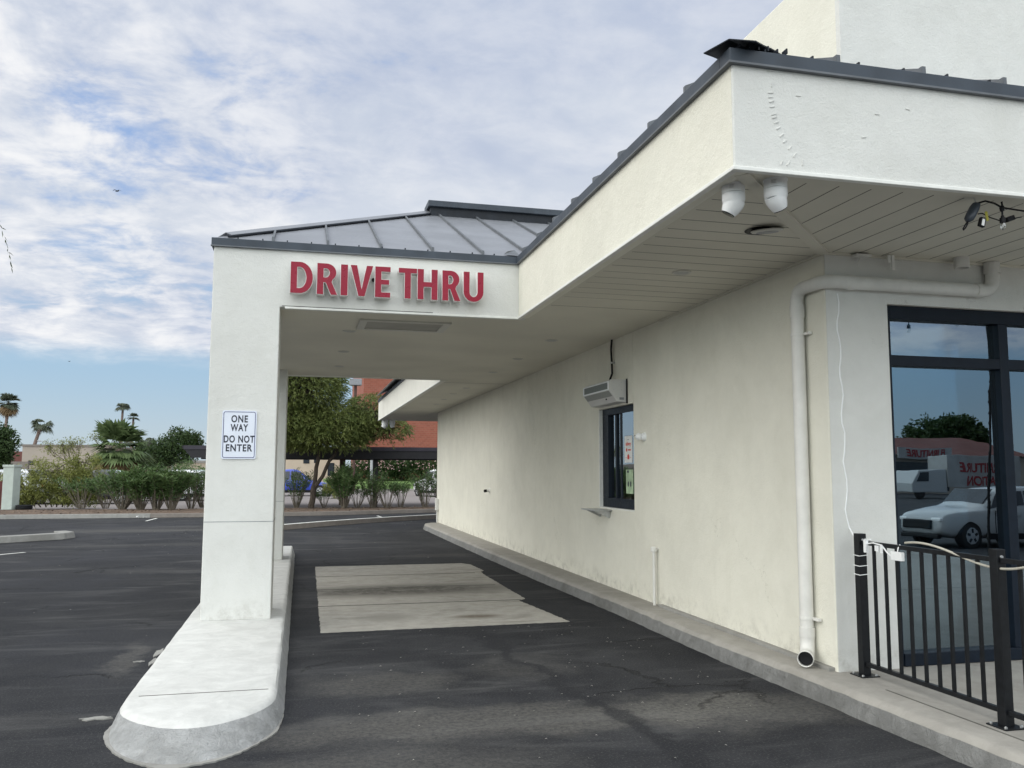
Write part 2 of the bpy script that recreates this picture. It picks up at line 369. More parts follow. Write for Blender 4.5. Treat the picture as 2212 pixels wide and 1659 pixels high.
WORN = [(1.6, 5.7, 2.2, .42, .75), (3.05, 5.55, .9, .55, .7), (.65, 6.9, .75, .45, .5), (1.9, 7.2, .5, .6, .28), (.4, 4.9, 1.3, .5, .5), (-1.6, 6.4, .5, .3, .22),
        (-4.2, 25.5, 2.8, .8, .55), (-2.2, 26.8, 3.5, .7, .35), (.6, 21.5, .5, 1.6, .25), (2.6, 16.9, 1.0, .35, .3), (-3.0, 20.5, 3.2, .5, .18), (-2.4, 15.3, 1.8, .4, .16),
        (-1.45, 8.3, .16, .9, .55), (1.4, 20.2, 1.6, .25, .25)]
DARKS = [(1.75, 8.9, 2.3, 4.3, .10, .75), (-2.2, 8.5, -1.3, 5.2, .30, .3), (2.9, 8.6, 3.5, 5.6, .25, .35), (.55, 17, .6, 30, .3, .35), (2.7, 16, 2.6, 30, .3, .3), (-3.5, 10, -3, 24, .5, .25), (.2, 7.8, 1.6, 7.6, .25, .4)]
M['asphalt'] = asphalt()

def concrete(name, col, stain=.4, rugged=False):
    mt, k = newmat(name); pos = k.n('ShaderNodeNewGeometry').outputs['Position']
    a = k.noise(pos, .8, 6, .62, .6); b = k.noise(pos, 5, 6, .7, .5); f = k.noise(pos, 70, 4, .75)
    c = k.mix(k.ramp(b, .3, .72), tuple(x * .86 for x in col) + (1,), tuple(x * 1.06 for x in col) + (1,))
    c = k.mix(k.math('MULTIPLY', k.ramp(a, .48, .74), stain), c, (col[0] * .5, col[1] * .485, col[2] * .45, 1))
    c = k.mix(k.math('MULTIPLY', k.ramp(f, .55, .8), .3), c, tuple(x * .62 for x in col) + (1,))
    spot = k.ramp(k.n('ShaderNodeTexVoronoi', {'Vector': pos, 'Scale': 7.0}).outputs[0], .015, .04, 1, 0)
    c = k.mix(k.math('MULTIPLY', spot, .5), c, (col[0] * .3, col[1] * .3, col[2] * .3, 1))
    if rugged:
        c = k.mix(k.math('MULTIPLY', k.ramp(k.noise(pos, 11, 7, .75, .8), .50, .62), .22), c, (col[0] * .45, col[1] * .44, col[2] * .42, 1))
    finish(k, c, .85, k.math('ADD', k.math('MULTIPLY', f, .4), k.math('MULTIPLY', k.noise(pos, 8, 7, .75, .6) if rugged else b, 2.5 if rugged else 1.2)), .9 if rugged else .4, .03 if rugged else .01, spec=.3); return mt
M['island'] = concrete('painted_concrete', (.60, .60, .585), .12)
M['kerbside'] = concrete('scuffed_painted_concrete', (.47, .475, .48), .5, True)
M['walk'] = concrete('sidewalk_concrete', (.335, .32, .295), .4)
M['kerbc'] = concrete('kerb_concrete', (.30, .295, .28), .5)
M['kerbgrey'] = concrete('grey_kerb_face', (.27, .27, .265), .6, True)
M['kerbold'] = concrete('old_kerb_concrete', (.22, .195, .175), .4)
M['farroad'] = concrete('pale_road_surface', (.24, .215, .21), .2)
M['soil'] = pm('brown_soil', (.10, .065, .045), .98, .3, 3, .9, 20, .03, tint=(.13, .09, .065))
def padmat():
    mt, k = newmat('stained_concrete_pad'); pos = k.n('ShaderNodeNewGeometry').outputs['Position']
    st = k.noise(k.scale(pos, (.9, 3.0, 1)), 1.1, 7, .66, .7); b = k.noise(pos, 6, 6, .7); f = k.noise(pos, 80, 4, .7)
    c = k.mix(k.ramp(b, .3, .7), (.32, .305, .275, 1), (.41, .39, .355, 1))
    c = k.mix(k.math('MULTIPLY', k.ramp(st, .50, .66), .40), c, (.16, .15, .13, 1))
    for (x, y, rx, ry, s_, col) in ((1.35, 12.1, 2.3, .75, .95, (.07, .065, .055, 1)), (2.0, 9.75, .38, .16, .8, (.085, .06, .035, 1)), (1.0, 9.9, .4, .35, .4, (.12, .11, .09, 1))):
        dd = k.vmath('LENGTH', k.scale(k.vmath('SUBTRACT', pos, (x, y, 0)), (1 / rx, 1 / ry, 0)))
        c = k.mix(k.math('MULTIPLY', k.math('MULTIPLY', k.ramp(dd, .25, 1.1, 1, 0), k.ramp(b, .3, .6, .5, 1)), s_), c, col)
    c = k.mix(k.math('MULTIPLY', k.ramp(f, .55, .8), .3), c, (.16, .15, .13, 1))
    finish(k, c, .82, f, .4, .006, spec=.3); return mt
M['pad'] = padmat()

# ------------------------------------------------------------------ ground
def gz(x, y):
    t = min(1, max(0, (-1.5 - y) / 5.5)); return -.40 * t * t * (3 - 2 * t)
mb = MB()
xs = [-900, -300, -120, -60, -30] + [i for i in range(-20, 21, 2)] + [30, 60, 120, 300, 900]
ys = [-900, -300, -120, -60, -30, -20, -14, -10, -8, -7, -6, -5, -4, -3, -2, -1, 0, 2, 5, 10, 20, 30, 34, 60, 120, 300, 1500]
for y in ys:
    for x in xs: mb.v.append((x, y, gz(x, y)))
nx = len(xs)
for j in range(len(ys) - 1):
    for i in range(nx - 1): mb.f.append((j * nx + i, j * nx + i + 1, (j + 1) * nx + i + 1, (j + 1) * nx + i)); mb.m.append(0)
tag(mb.build('asphalt_ground', M['asphalt'], smooth=True), kind='structure')

def sheet(name, poly, z, mt, kind='structure'):
    b = MB().prism(poly, z - .02, z, 'z'); return tag(b.build(name, mt), kind=kind)
def jag(poly, amp, seed, step=.08):
    rnd = random.Random(seed); out = []
    for i, p in enumerate(poly):
        a = Vector(p); b = Vector(poly[(i + 1) % len(poly)]); n_ = max(1, int((b - a).length / step)); d_ = (b - a).normalized(); nn = Vector((-d_.y, d_.x))
        for j in range(n_):
            q = a.lerp(b, j / n_); out.append(tuple(q + (nn * rnd.uniform(-amp, amp) if j else Vector((0, 0)))))
    return out
rp = sheet('road_beyond_hedge', [(-200, 36.9), (200, 36.9), (200, 160), (-200, 160)], .006, M['farroad'])
sheet('concrete_pad', jag([(.25, 9.14), (2.93, 9.2), (2.80, 10.4), (2.76, 10.8), (2.88, 10.95), (2.90, 13.6), (2.93, 14.0), (3.01, 14.15), (2.97, 15.1), (2.85, 15.32), (.3, 15.3)], .008, 4, .035), .006, M['pad'])
mb = MB()
for y in (10.86, 12.35, 13.85): mb.box(.26, 2.8, y - .016, y + .016, .004, .0085)
tag(mb.build('pad_joint', M['groove']), kind='structure')
# planter bed and kerbs
sheet('planter_bed', [(-60, 32.35), (-2, 32.4), (1, 32.75), (5.5, 34.4), (16, 38), (16, 39), (6, 36.9), (-60, 36.9)], .11, M['soil'])
kp = [(-60, 32.1), (-5.0, 32.1)]
tag(MB().sweep([(x, y + .12) for x, y in kp], [(-.12, .145), (.10, .15), (.13, 0), (-.12, -.0)][::-1]).build('planter_kerb', M['kerbc'], bevel=.015), kind='structure')
kp2 = [(-5.0, 32.22), (-2, 32.25), (1, 32.6), (3.2, 33.35), (5.5, 34.2), (16, 37.8)]
tag(MB().sweep(kp2, [(-.12, 0), (.13, 0), (.10, .15), (-.12, .145)]).build('planter_kerb', M['kerbold'], bevel=.015), kind='structure')
wk = [(-1.3, 24.1), (-.3, 25.2), (.8, 26.5), (1.95, 27.65), (3.2, 28.7), (4.6, 29.7), (7.5, 31.4), (12, 33.4)]
tag(MB().sweep(wk, [(-.1, 0), (.14, 0), (.10, .14), (-.1, .14)]).build('curved_kerb', M['kerbold'], bevel=.01), kind='structure')
tag(MB().sweep(wk, [(-.1, .141), (.10, .141), (.10, .146), (-.1, .146)]).build('kerb_paint', M['whitepaint']), kind='structure')
lk = [(-12, 19.2), (-8.2, 20.9), (-6.4, 21.9), (-5.5, 22.7), (-5.42, 23.1), (-5.7, 23.5)]
tag(MB().sweep(lk, [(-.18, 0), (.14, 0), (.10, .15), (-.18, .15)]).build('left_kerb', M['kerbc'], bevel=.012), kind='structure')
# painted lines
mb = MB()
def pline(a, b, w=.1):
    a = Vector(a); b = Vector(b); t = (b - a).normalized(); n_ = Vector((-t.y, t.x, 0)) * w / 2
    mb.face([a - n_, b - n_, b + n_, a + n_])
for q in (((0, 1198), (54, 1193)), ((315, 1125.5), (338, 1119.5)), ((815, 1114), (826, 1118))):
    a = at(*q[0], z=.005); b = at(*q[1], z=.005)
    if q[0][0] == 0: a = a + (a - b) * 1.5
    pline(a, b, .09)
tag(mb.build('parking_line', M['whitepaint'], fix=False), kind='structure')

# lane island with rounded nose
isl = [(-1.06, 17.9), (-1.09, 6.35)] + [(-.60 - .49 * math.cos(a), 6.30 - 1.0 * math.sin(a) ** .9) for a in [i * math.pi / 18 for i in range(1, 18)]] + [(-.11, 6.35), (-.10, 17.9)]
mb = MB(); rnd = random.Random(2)
cx_ = sum(p[0] for p in isl) / len(isl)
def ring(off, z, rough=0):
    out = []
    for i, p in enumerate(isl):
        a = Vector(isl[i - 1]); b = Vector(isl[(i + 1) % len(isl)]); t = (b - a).normalized(); n_ = Vector((-t.y, t.x)) * -1
        q = Vector(p) + Vector((t.y, -t.x)) * -off * 1.0
        nf = max(0, min(1, (6.3 - p[1]) / 1.0)); nf = nf * nf * (3 - 2 * nf)
        q.y += nf * .30 * max(0, min(1, (z - .0) / .15)) ** .8
        if p[1] > 6.4: rough = min(rough, .003)
        out.append((q.x + rnd.uniform(-rough, rough), q.y + rnd.uniform(-rough, rough), z))
    return out
def fan(rings, names):
    return rings
# resample the long sides so that edges can wobble
def dens(poly, step=.18):
    o_ = []
    for i, p in enumerate(poly):
        a = Vector(p); b = Vector(poly[(i + 1) % len(poly)]); n_ = max(1, int((b - a).length / step))
        for j in range(n_): o_.append(tuple(a.lerp(b, j / n_)))
    return o_
isl = dens(isl)
rings = [ring(-.055, -.02, .01), ring(-.045, .015, .014), ring(-.018, .08, .006), ring(.0, .125, .003), ring(.018, .147, .003), ring(.045, .153, .002)]
K = len(isl); n0 = 0
for rr in rings: mb.v += rr
for i in range(len(rings) - 1):
    for j in range(K): mb.f.append((i * K + j, i * K + (j + 1) % K, (i + 1) * K + (j + 1) % K, (i + 1) * K + j)); mb.m.append(1 if i < 3 else 0)
mb.f.append(tuple((len(rings) - 1) * K + j for j in range(K))); mb.m.append(0)
tag(mb.build('lane_island', [M['island'], M['kerbside']], smooth='auto'), kind='structure')
mb = MB(); mb.box(-1.0, -.17, 6.285, 6.297, .150, .1545)
tag(mb.build('island_joint', M['groove']), kind='structure')
# spilled paint and mortar round the nose
mb = MB(); rnd = random.Random(9)
sk = []; n_ = 90
for i in range(n_ + 1):
    a = .02 + (math.pi - .04) * i / n_; w_ = .004 + .05 * max(0, math.sin(a * 2.3 + .8)) ** 4 + .045 * max(0, math.sin(a * 5.1 + .5)) ** 3 + rnd.uniform(0, .014)
    w_ *= .25 + .75 * math.sin(a); sk.append((-.60 - (.52 + w_) * math.cos(a), 6.30 - (1.04 + w_) * max(0, math.sin(a)) ** .9 if a > 0 else 6.30 - 1.0 * a))
sk += [(-.2, 6.45), (-1.0, 6.45)]
mb.prism(sk, -.01, .009, 'z')
for (x, y, rx, ry) in ((-1.26, 6.38, .13, .045), (-1.2, 8.5, .04, .2), (-1.19, 8.1, .03, .15), (-1.3, 8.15, .05, .02)):
    mb.prism([(x + rx * rnd.uniform(.45, 1.15) * math.cos(a), y + ry * rnd.uniform(.45, 1.15) * math.sin(a)) for a in [i * math.tau / 22 for i in range(22)]], -.01, .006 + rnd.uniform(0, .002), 'z')
tag(mb.build('spilled_mortar', M['kerbc']), kind='structure')

# sidewalk with kerb along the building
edge = [(3.80, -3.0), (3.78, 3.0), (3.76, 4.2), (3.72, 5.7), (3.66, 7.0), (3.66, 9.5), (3.58, 12.5), (3.53, 15.5), (3.50, 20), (3.48, 24.2), (3.52, 24.7), (3.7, 25.0)]
ed = []
for i in range(len(edge) - 1):
    a = Vector(edge[i]); b = Vector(edge[i + 1]); n_ = max(1, int((b - a).length / .15))
    for j in range(n_): ed.append(a.lerp(b, j / n_))
ed.append(Vector(edge[-1])); mb = MB(); rnd = random.Random(5); K = len(ed)
for off, z, rg in ((-.05, -.02, .01), (-.04, .03, .012), (-.015, .11, .008), (.012, .142, .006), (.05, .150, 0), (.25, .151, 0)):
    for p in ed: mb.v.append((p.x + off + rnd.uniform(-rg, rg), p.y, z + rnd.uniform(-rg, rg) * .4))
for i in range(5):
    for j in range(K - 1): mb.f.append((i * K + j, i * K + j + 1, (i + 1) * K + j + 1, (i + 1) * K + j)); mb.m.append(1 if i < 2 else 0)
tag(mb.build('building_kerb', [M['walk'], M['kerbgrey']], smooth='auto', fix=False), kind='structure')
mb = MB(); mb.prism([(3.99, -3), (4.0, 5.8), (3.93, 5.8), (3.93, 25.0), (3.70, 25.0), (3.72, 15), (3.88, 9), (3.9, 6), (4.02, -3)], .10, .1505, 'z')
mb = MB(); pts = [(p[0] + .25, p[1]) for p in edge]
mb.prism(pts[:-1] + [(4.0, 25.0), (4.0, 5.9), (12, 5.9), (12, -3)], .08, .1512, 'z')
tag(mb.build('sidewalk', M['walk']), kind='structure')
mb = MB(); mb.prism([(4.02, -3), (4.035, -3), (3.985, 5.3), (3.97, 5.3)], .149, .1525, 'z'); mb.box(4.05, 12, 2.2, 2.212, .149, .1525)
tag(mb.build('sidewalk_joint', M['groove']), kind='structure')

# ------------------------------------------------------------------ the building
SZ = 3.375; ET = 3.985
bld = thing('restaurant_building', 'cream stucco drive-thru restaurant with grey metal hip roof and deep eaves over the lane', 'building', (4, 6, 0))
WX = 3.97; YF = 5.84; YB = 25.4
wy0, wy1, wz0, wz1 = 9.86, 11.12, 1.16, 2.49
mb = MB()
mb.box(WX, WX + .25, YF - .003, wy0, .12, SZ + .3); mb.box(WX, WX + .25, wy1, YB, .12, SZ + .3)
mb.each('side_wall', M['wall'], bld, bevel=.012)
MB().box(WX + .002, WX + .25, wy0, wy1, .12, wz0).box(WX + .002, WX + .25, wy0, wy1, wz1, SZ + .3).each('side_wall', M['wall'], bld)
# front wall round the storefront window
fx0, fx1 = 4.53, 12.0
MB().prism([(WX + .252, .12), (fx0, .12), (fx0, 2.99), (fx1, 2.99), (fx1, SZ + .3), (WX + .252, SZ + .3)], YF - .004, YF + .25, 'y').build('front_wall', M['front'], bld, bevel=.006)
MB().box(WX + .25, 12, YB - .25, YB - .01, .12, SZ + .3).box(11.8, 12, YF + .3, YB - .3, .12, 5.5).build('back_wall', M['wall'], bld)
MB().box(3.915, WX + .02, YF + .03, 9.05, .145, .178).build('foundation_lip', M['kerbc'], bld, bevel=.006)
MB().prism([(WX + .006, .125), (fx0 - .001, .125), (fx0 - .001, 2.991), (fx1, 2.991), (fx1, SZ + .2), (WX + .006, SZ + .2)], YF - .0075, YF - .0045, 'y').build('pier_skim', M['front'], bld)
# interior
intm = pm('interior_paint', (.16, .17, .17), .8, .1, .6); flo = pm('interior_tile', (.22, .21, .19), .35, .15, 2)
MB().box(4.3, 11.7, 6.2, 25, .10, .16).build('interior_floor', flo, bld)
MB().box(8.6, 8.7, 6.2, 25, .16, 3.2).box(4.3, 8.6, 9.0, 9.1, .16, 1.1).box(4.3, 8.6, 12.4, 12.5, .16, 3.2).build('interior_wall', intm, bld)
MB().box(4.25, 11.7, 6.1, 25, 3.25, 3.3).build('interior_ceiling', intm, bld)
# roof level parapet tower behind the roof
PX = 4.2
MB().box(PX, 12, YF, YB + 1.5, SZ + .4, 5.97).build('parapet', M['wall'], bld, bevel=.015)
MB().box(PX - .003, 12, YF - .003, YF + .05, SZ + .5, 7.5).box(PX, 12, YF, YF + .3, 5.9, 7.5).build('parapet', M['front'], bld)
# soffit, eaves, canopy
EX, EY, CXL, CY0, CY1 = 2.34, 4.25, -.93, 9.2, 16.05
PEX = 2.56; PEY = 29.5
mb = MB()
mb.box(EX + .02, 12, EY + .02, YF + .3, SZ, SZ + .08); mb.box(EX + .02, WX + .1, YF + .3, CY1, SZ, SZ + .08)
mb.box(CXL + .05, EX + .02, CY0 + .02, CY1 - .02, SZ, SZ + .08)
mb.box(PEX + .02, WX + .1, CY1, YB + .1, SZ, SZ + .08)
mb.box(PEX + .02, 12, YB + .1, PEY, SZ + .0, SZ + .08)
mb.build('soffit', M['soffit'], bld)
mb = MB()
gy = 4.61
while gy < 8.0:
    x0 = EX + .16 if gy > 4.6 else EX + .2; x1 = min(WX - .01, EX + (gy - EY) * (WX - EX) / (YF - EY) - .07)
    if x1 > x0: mb.box(x0, x1, gy, gy + (.004 if gy < 6.8 else .002), SZ - .0015, SZ + .01)
    gy += .225
gx = 2.68
while gx < 11.8:
    y1 = YF - .01 if gx > WX else min(YF, EY + (gx - EX) * (YF - EY) / (WX - EX) - .07)
    mb.box(gx, gx + .005, EY + .17, y1, SZ - .0015, SZ + .01); gx += .2245
mb.box(2.5, WX - .02, 8.44, 8.446, SZ - .0015, SZ + .01); mb.box(2.6, WX - .02, 16.5, 16.51, SZ - .002, SZ + .01)
mb.build('soffit_groove', M['groove'], bld)
a = Vector((EX + .1, EY + .1, 0)); b = Vector((WX, YF, 0)); t = (b - a).normalized(); n_ = Vector((-t.y, t.x, 0)) * .045
mb = MB(); mb.prism([tuple((a + n_)[:2]), tuple((a - n_)[:2]), tuple((b - n_)[:2]), tuple((b + n_)[:2])], SZ - .014, SZ + .01, 'z')
mb.box(WX - .03, WX + .01, YF - .02, 9.0, SZ - .016, SZ + .01).box(WX - .03, 12, YF - .034, YF + .01, SZ - .018, SZ + .01)
mb.build('soffit_batten', M['soffit'], bld, bevel=.004)
# eave fascias
def fascia(x0, x1, y0, y1, name, mt, z0=SZ - .012, z1=ET): return MB().box(x0, x1, y0, y1, z0, z1).build(name, mt, bld, bevel=.01)
fascia(EX, 12, EY, EY + .022, 'eave_fascia', M['front'])
fascia(EX + .001, EX + .12, EY + .021, CY0 - .001, 'eave_fascia', M['wall'])
MB().prism([(CXL, .15), (CXL + .68, .15), (CXL + .68, SZ - .012), (EX + .1, SZ - .012), (EX + .1, ET), (CXL, ET)], CY0, CY0 + .15, 'y').build('canopy_front', M['front'], bld, bevel=.01)
fascia(CXL, CXL + .15, CY0 + .70, CY1, 'canopy_fascia', M['front'])
fascia(CXL + .15, PEX, CY1 - .15, CY1, 'canopy_fascia', M['far_stucco'])
fascia(PEX, PEX + .12, CY1 + .001, PEY, 'porch_fascia', M['far_stucco'])
fascia(PEX + .12, 12, PEY - .12, PEY, 'porch_fascia', M['far_stucco'])
# drip trim (slightly proud, at the foot of every fascia)
mb = MB()
mb.box(EX - .012, 12, EY - .012, EY + .03, SZ - .028, SZ - .004); mb.box(EX - .012, EX + .03, EY + .031, CY0 - .013, SZ - .028, SZ - .004)
mb.box(CXL + .73, EX + .03, CY0 - .012, CY0 + .03, SZ - .028, SZ - .004)
mb.box(PEX - .012, PEX + .03, CY1 + .02, PEY, SZ - .028, SZ - .004)
mb.each('drip_trim', M['trimw'], bld, bevel=.004)
mb = MB(); mb.box(CXL + .70, CXL + 2.3, CY0 - .008, CY0 + .02, SZ - .002, SZ + .004).build('fascia_crack', M['groove'], bld)
# trowel marks left in the front fascia
mb = MB(); TM = [(540, 410, 80), (533, 460, 10), (533, 487, 8), (538, 513, 20), (541, 545, 15), (552, 590, 20), (556, 610, 15), (568, 640, 25), (580, 675, 30), (600, 718, 38), (620, 755, 42), (650, 795, 48), (680, 838, 60), (600, 885, 60), (727, 885, 85), (640, 890, 50), (530, 328, 5), (1365, 560, -5), (1180, 590, 0), (1100, 730, 12), (700, 478, 0)]
for (cx0, cy0, an) in TM:
    q = at(1475 + cx0 * .3555, 37 + cy0 * .3555, y=EY); mb.box(-.016, .016, -.0045, .003, -.004, .004, M=Matrix.Translation((q.x, EY, q.z)) @ Matrix.Rotation(R(-an), 4, 'Y'))
mb.build('trowel_marks', M['front'], bld, bevel=.0016)
# columns
for (y0, y1) in ((CY0 + .1505, CY0 + .70), (15.12, 15.85)):
    c = MB().box(CXL + (.0006 if y0 < 10 else 0), CXL + .6794, y0, y1, .15, ET - .02 if y0 < 10 else SZ + .02).build('column', M['front'], bld, bevel=.002 if y0 < 10 else .012)
    yj = CY0 if y0 < 10 else y0
    MB().box(CXL - .0015, CXL + .6815, yj - .0015, y1 + .0015, 1.128, 1.134).build('column_joint', M['greyprint'], c, root=bld)
# flashing
fl = MB(); FZ0, FZ1 = ET - .012, ET + .075
fl.box(EX - .025, 12, EY - .025, EY + .1, FZ0, FZ1); fl.box(EX - .025, EX + .1, EY + .1, CY0 - .026, FZ0, FZ1)
fl.box(CXL - .025, EX + .1, CY0 - .025, CY0 + .1, FZ0, FZ1); fl.box(CXL - .025, CXL + .1, CY0 + .1, CY1 + .025, FZ0, FZ1)
fl.box(CXL + .1, PEX, CY1 - .1, CY1 + .025, FZ0, FZ1); fl.box(PEX - .025, PEX + .1, CY1 + .026, PEY + .025, FZ0, FZ1)
fl.build('eave_flashing', M['flash'], bld, bevel=.004)
MB().box(EX - .032, 12, EY - .032, EY - .0, FZ0 - .004, FZ0 + .008).box(EX - .032, EX, EY, CY0 - .03, FZ0 - .004, FZ0 + .008).box(CXL - .03, EX - .03, CY0 - .032, CY0, FZ0 - .004, FZ0 + .008).build('flashing_hem', M['seam'], bld)
# roof panels
RZ = FZ1 + .004; sl = .445
RXr, RYr, RZr = 1.78, 12.6, RZ + 1.47
def zf(y): return RZ + (y - CY0) * (RZr - RZ) / (RYr - CY0)
A = (CXL, CY0, RZ); Bv = (PX, CY0, RZ); Rg = (RXr, RYr, RZr); Rr = (PX, RYr, RZr); D_ = (CXL, CY1, RZ); E_ = (PX, CY1, RZ)
MB().face([A, (EX, CY0, RZ), Rr, Rg]).build('roof_panel', M['roofm'], bld, fix=False)
MB().face([A, Rg, D_]).build('roof_panel', M['roofm'], bld, fix=False)
MB().face([D_, Rg, Rr, E_]).build('roof_panel', M['roofm'], bld, fix=False)
zs = RZ + (PX - EX) * sl; ytop = EY + (zs - RZ) / sl
MB().face([(EX, EY, RZ), (PX, ytop if ytop < YF else YF, zs), (PX, CY1 + 12, zs), (EX, CY1 + 12, RZ)]).build('roof_panel', M['roofm'], bld, fix=False)
zsf = RZ + (YF - EY) * sl
MB().face([(EX, EY, RZ), (12, EY, RZ), (12, YF, zsf), (EX + (YF - EY), YF, zsf)]).build('roof_panel', M['roofm'], bld, fix=False)
zp = RZ + (PX - PEX) * sl
MB().face([(PEX, CY1, RZ + .003), (PEX, PEY, RZ + .003), (PX, PEY - 1.6, zp), (PX, CY1, zp)]).build('roof_panel', M['roofm'], bld, fix=False)
# standing seams
def seam(mbx, a, b, w=.022, h=.035):
    a = Vector(a); b = Vector(b); t = (b - a).normalized(); sd_ = t.cross(Vector((0, 0, 1))).normalized() * w / 2; up = Vector((0, 0, h))
    P = [a - sd_, a + sd_, b + sd_, b - sd_]; Q = [p + up for p in P]
    for f in ((P[0], P[1], Q[1], Q[0]), (P[1], P[2], Q[2], Q[1]), (P[2], P[3], Q[3], Q[2]), (P[3], P[0], Q[0], Q[3]), Q): mbx.face(list(f))
    n1 = a + up * .5; mbx.box(-.013, .013, -.02, .02, -.02, .04, M=Matrix.Translation(a + t * .02) @ Matrix.Rotation(math.atan2(t.y, t.x) - math.pi / 2, 4, 'Z'))
sm_ = MB(); x = -.34
while x < PX:
    if x < RXr: f = (x - CXL) / (RXr - CXL); seam(sm_, (x, CY0, RZ), (CXL + f * (RXr - CXL), CY0 + f * (RYr - CY0), RZ + f * (RZr - RZ)))
    elif x < 2.3: seam(sm_, (x, CY0, RZ), (x, RYr, RZr))
    else: f = min(1, (x - EX) / (PX - EX)); ys_ = CY0 + (x - EX) * sl * (RYr - CY0) / (RZr - RZ); seam(sm_, (x, ys_, zf(ys_)), (x, RYr, RZr))
    x += .568
sm_.build('roof_seam', M['seam'], bld, fix=False)
sm_ = MB(); y = 4.85
while y < CY0: 
    f = min(1, (y - EY) / (ytop - EY)); seam(sm_, (EX - .01, y, RZ - .004), (EX + f * (PX - EX), y, RZ + f * (zs - RZ)), .03, .05); y += .59
y = CY0 + 7.3
while y < PEY: seam(sm_, (PEX, y, RZ), (PX, y, zp), .03, .045); y += .59
x = 3.03
while x < 12:
    f = min(1, (x - EX) / (YF - EY)); seam(sm_, (x, EY - .01, RZ - .004), (x, EY + f * (YF - EY), RZ + f * (zsf - RZ)), .03, .034); x += .592
sm_.build('roof_seam', M['seam'], bld, fix=False)
# rivets along the flashing top
rv = MB(); x = -.7
while x < EX - .1: rv.box(x, x + .012, CY0 - .02, CY0 + .01, FZ1, FZ1 + .018); x += .25
x = EX + .2
while x < 8: rv.box(x, x + .010, EY - .02, EY + .01, FZ1, FZ1 + .016); x += .31
rv.each('flashing_clip', M['hipdark'], bld)
# hip flashings and ridge cap
def cap(a, b, w, name, mt, lift=.05, drop=.05, wob=0, seed=1):
    a = Vector(a); b = Vector(b); rnd = random.Random(seed); t = (b - a).normalized(); s_ = t.cross(Vector((0, 0, 1))).normalized(); mbx = MB(); nseg = 10
    rows = []
    for i in range(nseg + 1):
        p = a.lerp(b, i / nseg); wv = rnd.uniform(-wob, wob)
        rows.append([p + s_ * w + Vector((0, 0, lift - drop + wv)), p + Vector((0, 0, lift + wv * .5)), p - s_ * w + Vector((0, 0, lift - drop - wv * .6))])
    for i in range(nseg):
        for j in range(2): mbx.face([rows[i][j], rows[i][j + 1], rows[i + 1][j + 1], rows[i + 1][j]])
    o_ = mbx.build(name, mt, bld, fix=False); sol = o_.modifiers.new('s', 'SOLIDIFY'); sol.thickness = .006; return o_
cap((CXL + .10, CY0 + .12, RZ + .045), Rg, .11, 'hip_flashing', M['roofm'], .045, .045, .004)
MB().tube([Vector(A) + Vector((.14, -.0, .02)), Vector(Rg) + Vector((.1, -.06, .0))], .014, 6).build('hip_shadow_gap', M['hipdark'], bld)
cap(D_, Rg, .13, 'hip_flashing', M['roofm'], .045, .045)
cap((EX - .03, EY - .03, RZ + .0), (EX + 1.2, EY + 1.2, RZ + 1.2 * sl + .0), .15, 'hip_cap', M['hipdark'], .038, .05, .008, 4)
mb = MB()
for i in range(6):
    mb.box(EX + .035 + i * .06, EX + .043 + i * .06, EY - .03, EY + .02, RZ, RZ + .02 + .01 * (i % 2))
mb.each('hip_cap_tab', M['hipdark'], bld)
MB().box(RXr - .02, PX, RYr - .22, RYr + .22, RZr + .06, RZr + .15).build('ridge_vent', M['flash'], bld, bevel=.006)
MB().box(RXr + .02, PX, RYr - .17, RYr + .17, RZr - .09, RZr + .0585).build('ridge_vent_base', M['hipdark'], bld)
v0 = MB(); v0.face([(EX - .18, CY0 - .03, RZ + .01), (EX + .02, CY0 - .03, RZ + .0), (EX + .04, CY0 + .35, RZ + .17), (EX - .1, CY0 + .12, RZ + .09)]); v0.build('valley_flashing', M['seam'], bld, fix=False)

# storefront window
sf = bpy.data.objects.new('storefront_window', None); COL.objects.link(sf); sf.parent = bld; ORG[sf.name] = ORG[bld.name]
gy0 = YF + .06
mb = MB()
mb.box(fx0 + .002, fx0 + .05, gy0 - .03, gy0 + .09, .16, 2.985); mb.box(fx0 + .05, fx1, gy0 - .03, gy0 + .09, 2.88, 2.985)
mb.box(fx0 + .05, fx1, gy0 - .04, gy0 + .09, .155, .25)
mb.box(fx0 + .05, fx1, gy0 - .028, gy0 + .088, 2.50, 2.585)
for xm in (5.62, 7.1, 8.6, 10.1): mb.box(xm, xm + .09, gy0 - .032, gy0 + .092, .25, 2.88)
mb.build('frame', M['darkframe'], sf, bevel=.004, root=bld)
xa = fx0 + .05
for xb in (5.62, 7.1, 8.6, 10.1, 12):
    MB().box(xa - .01, xb + .01, gy0 + .03, gy0 + .042, .24, 2.51).build('pane', M['glass'], sf, root=bld)
    MB().box(xa - .01, xb + .01, gy0 + .03, gy0 + .042, 2.575, 2.89).build('transom_pane', M['glass'], sf, root=bld)
    xa = xb + .09
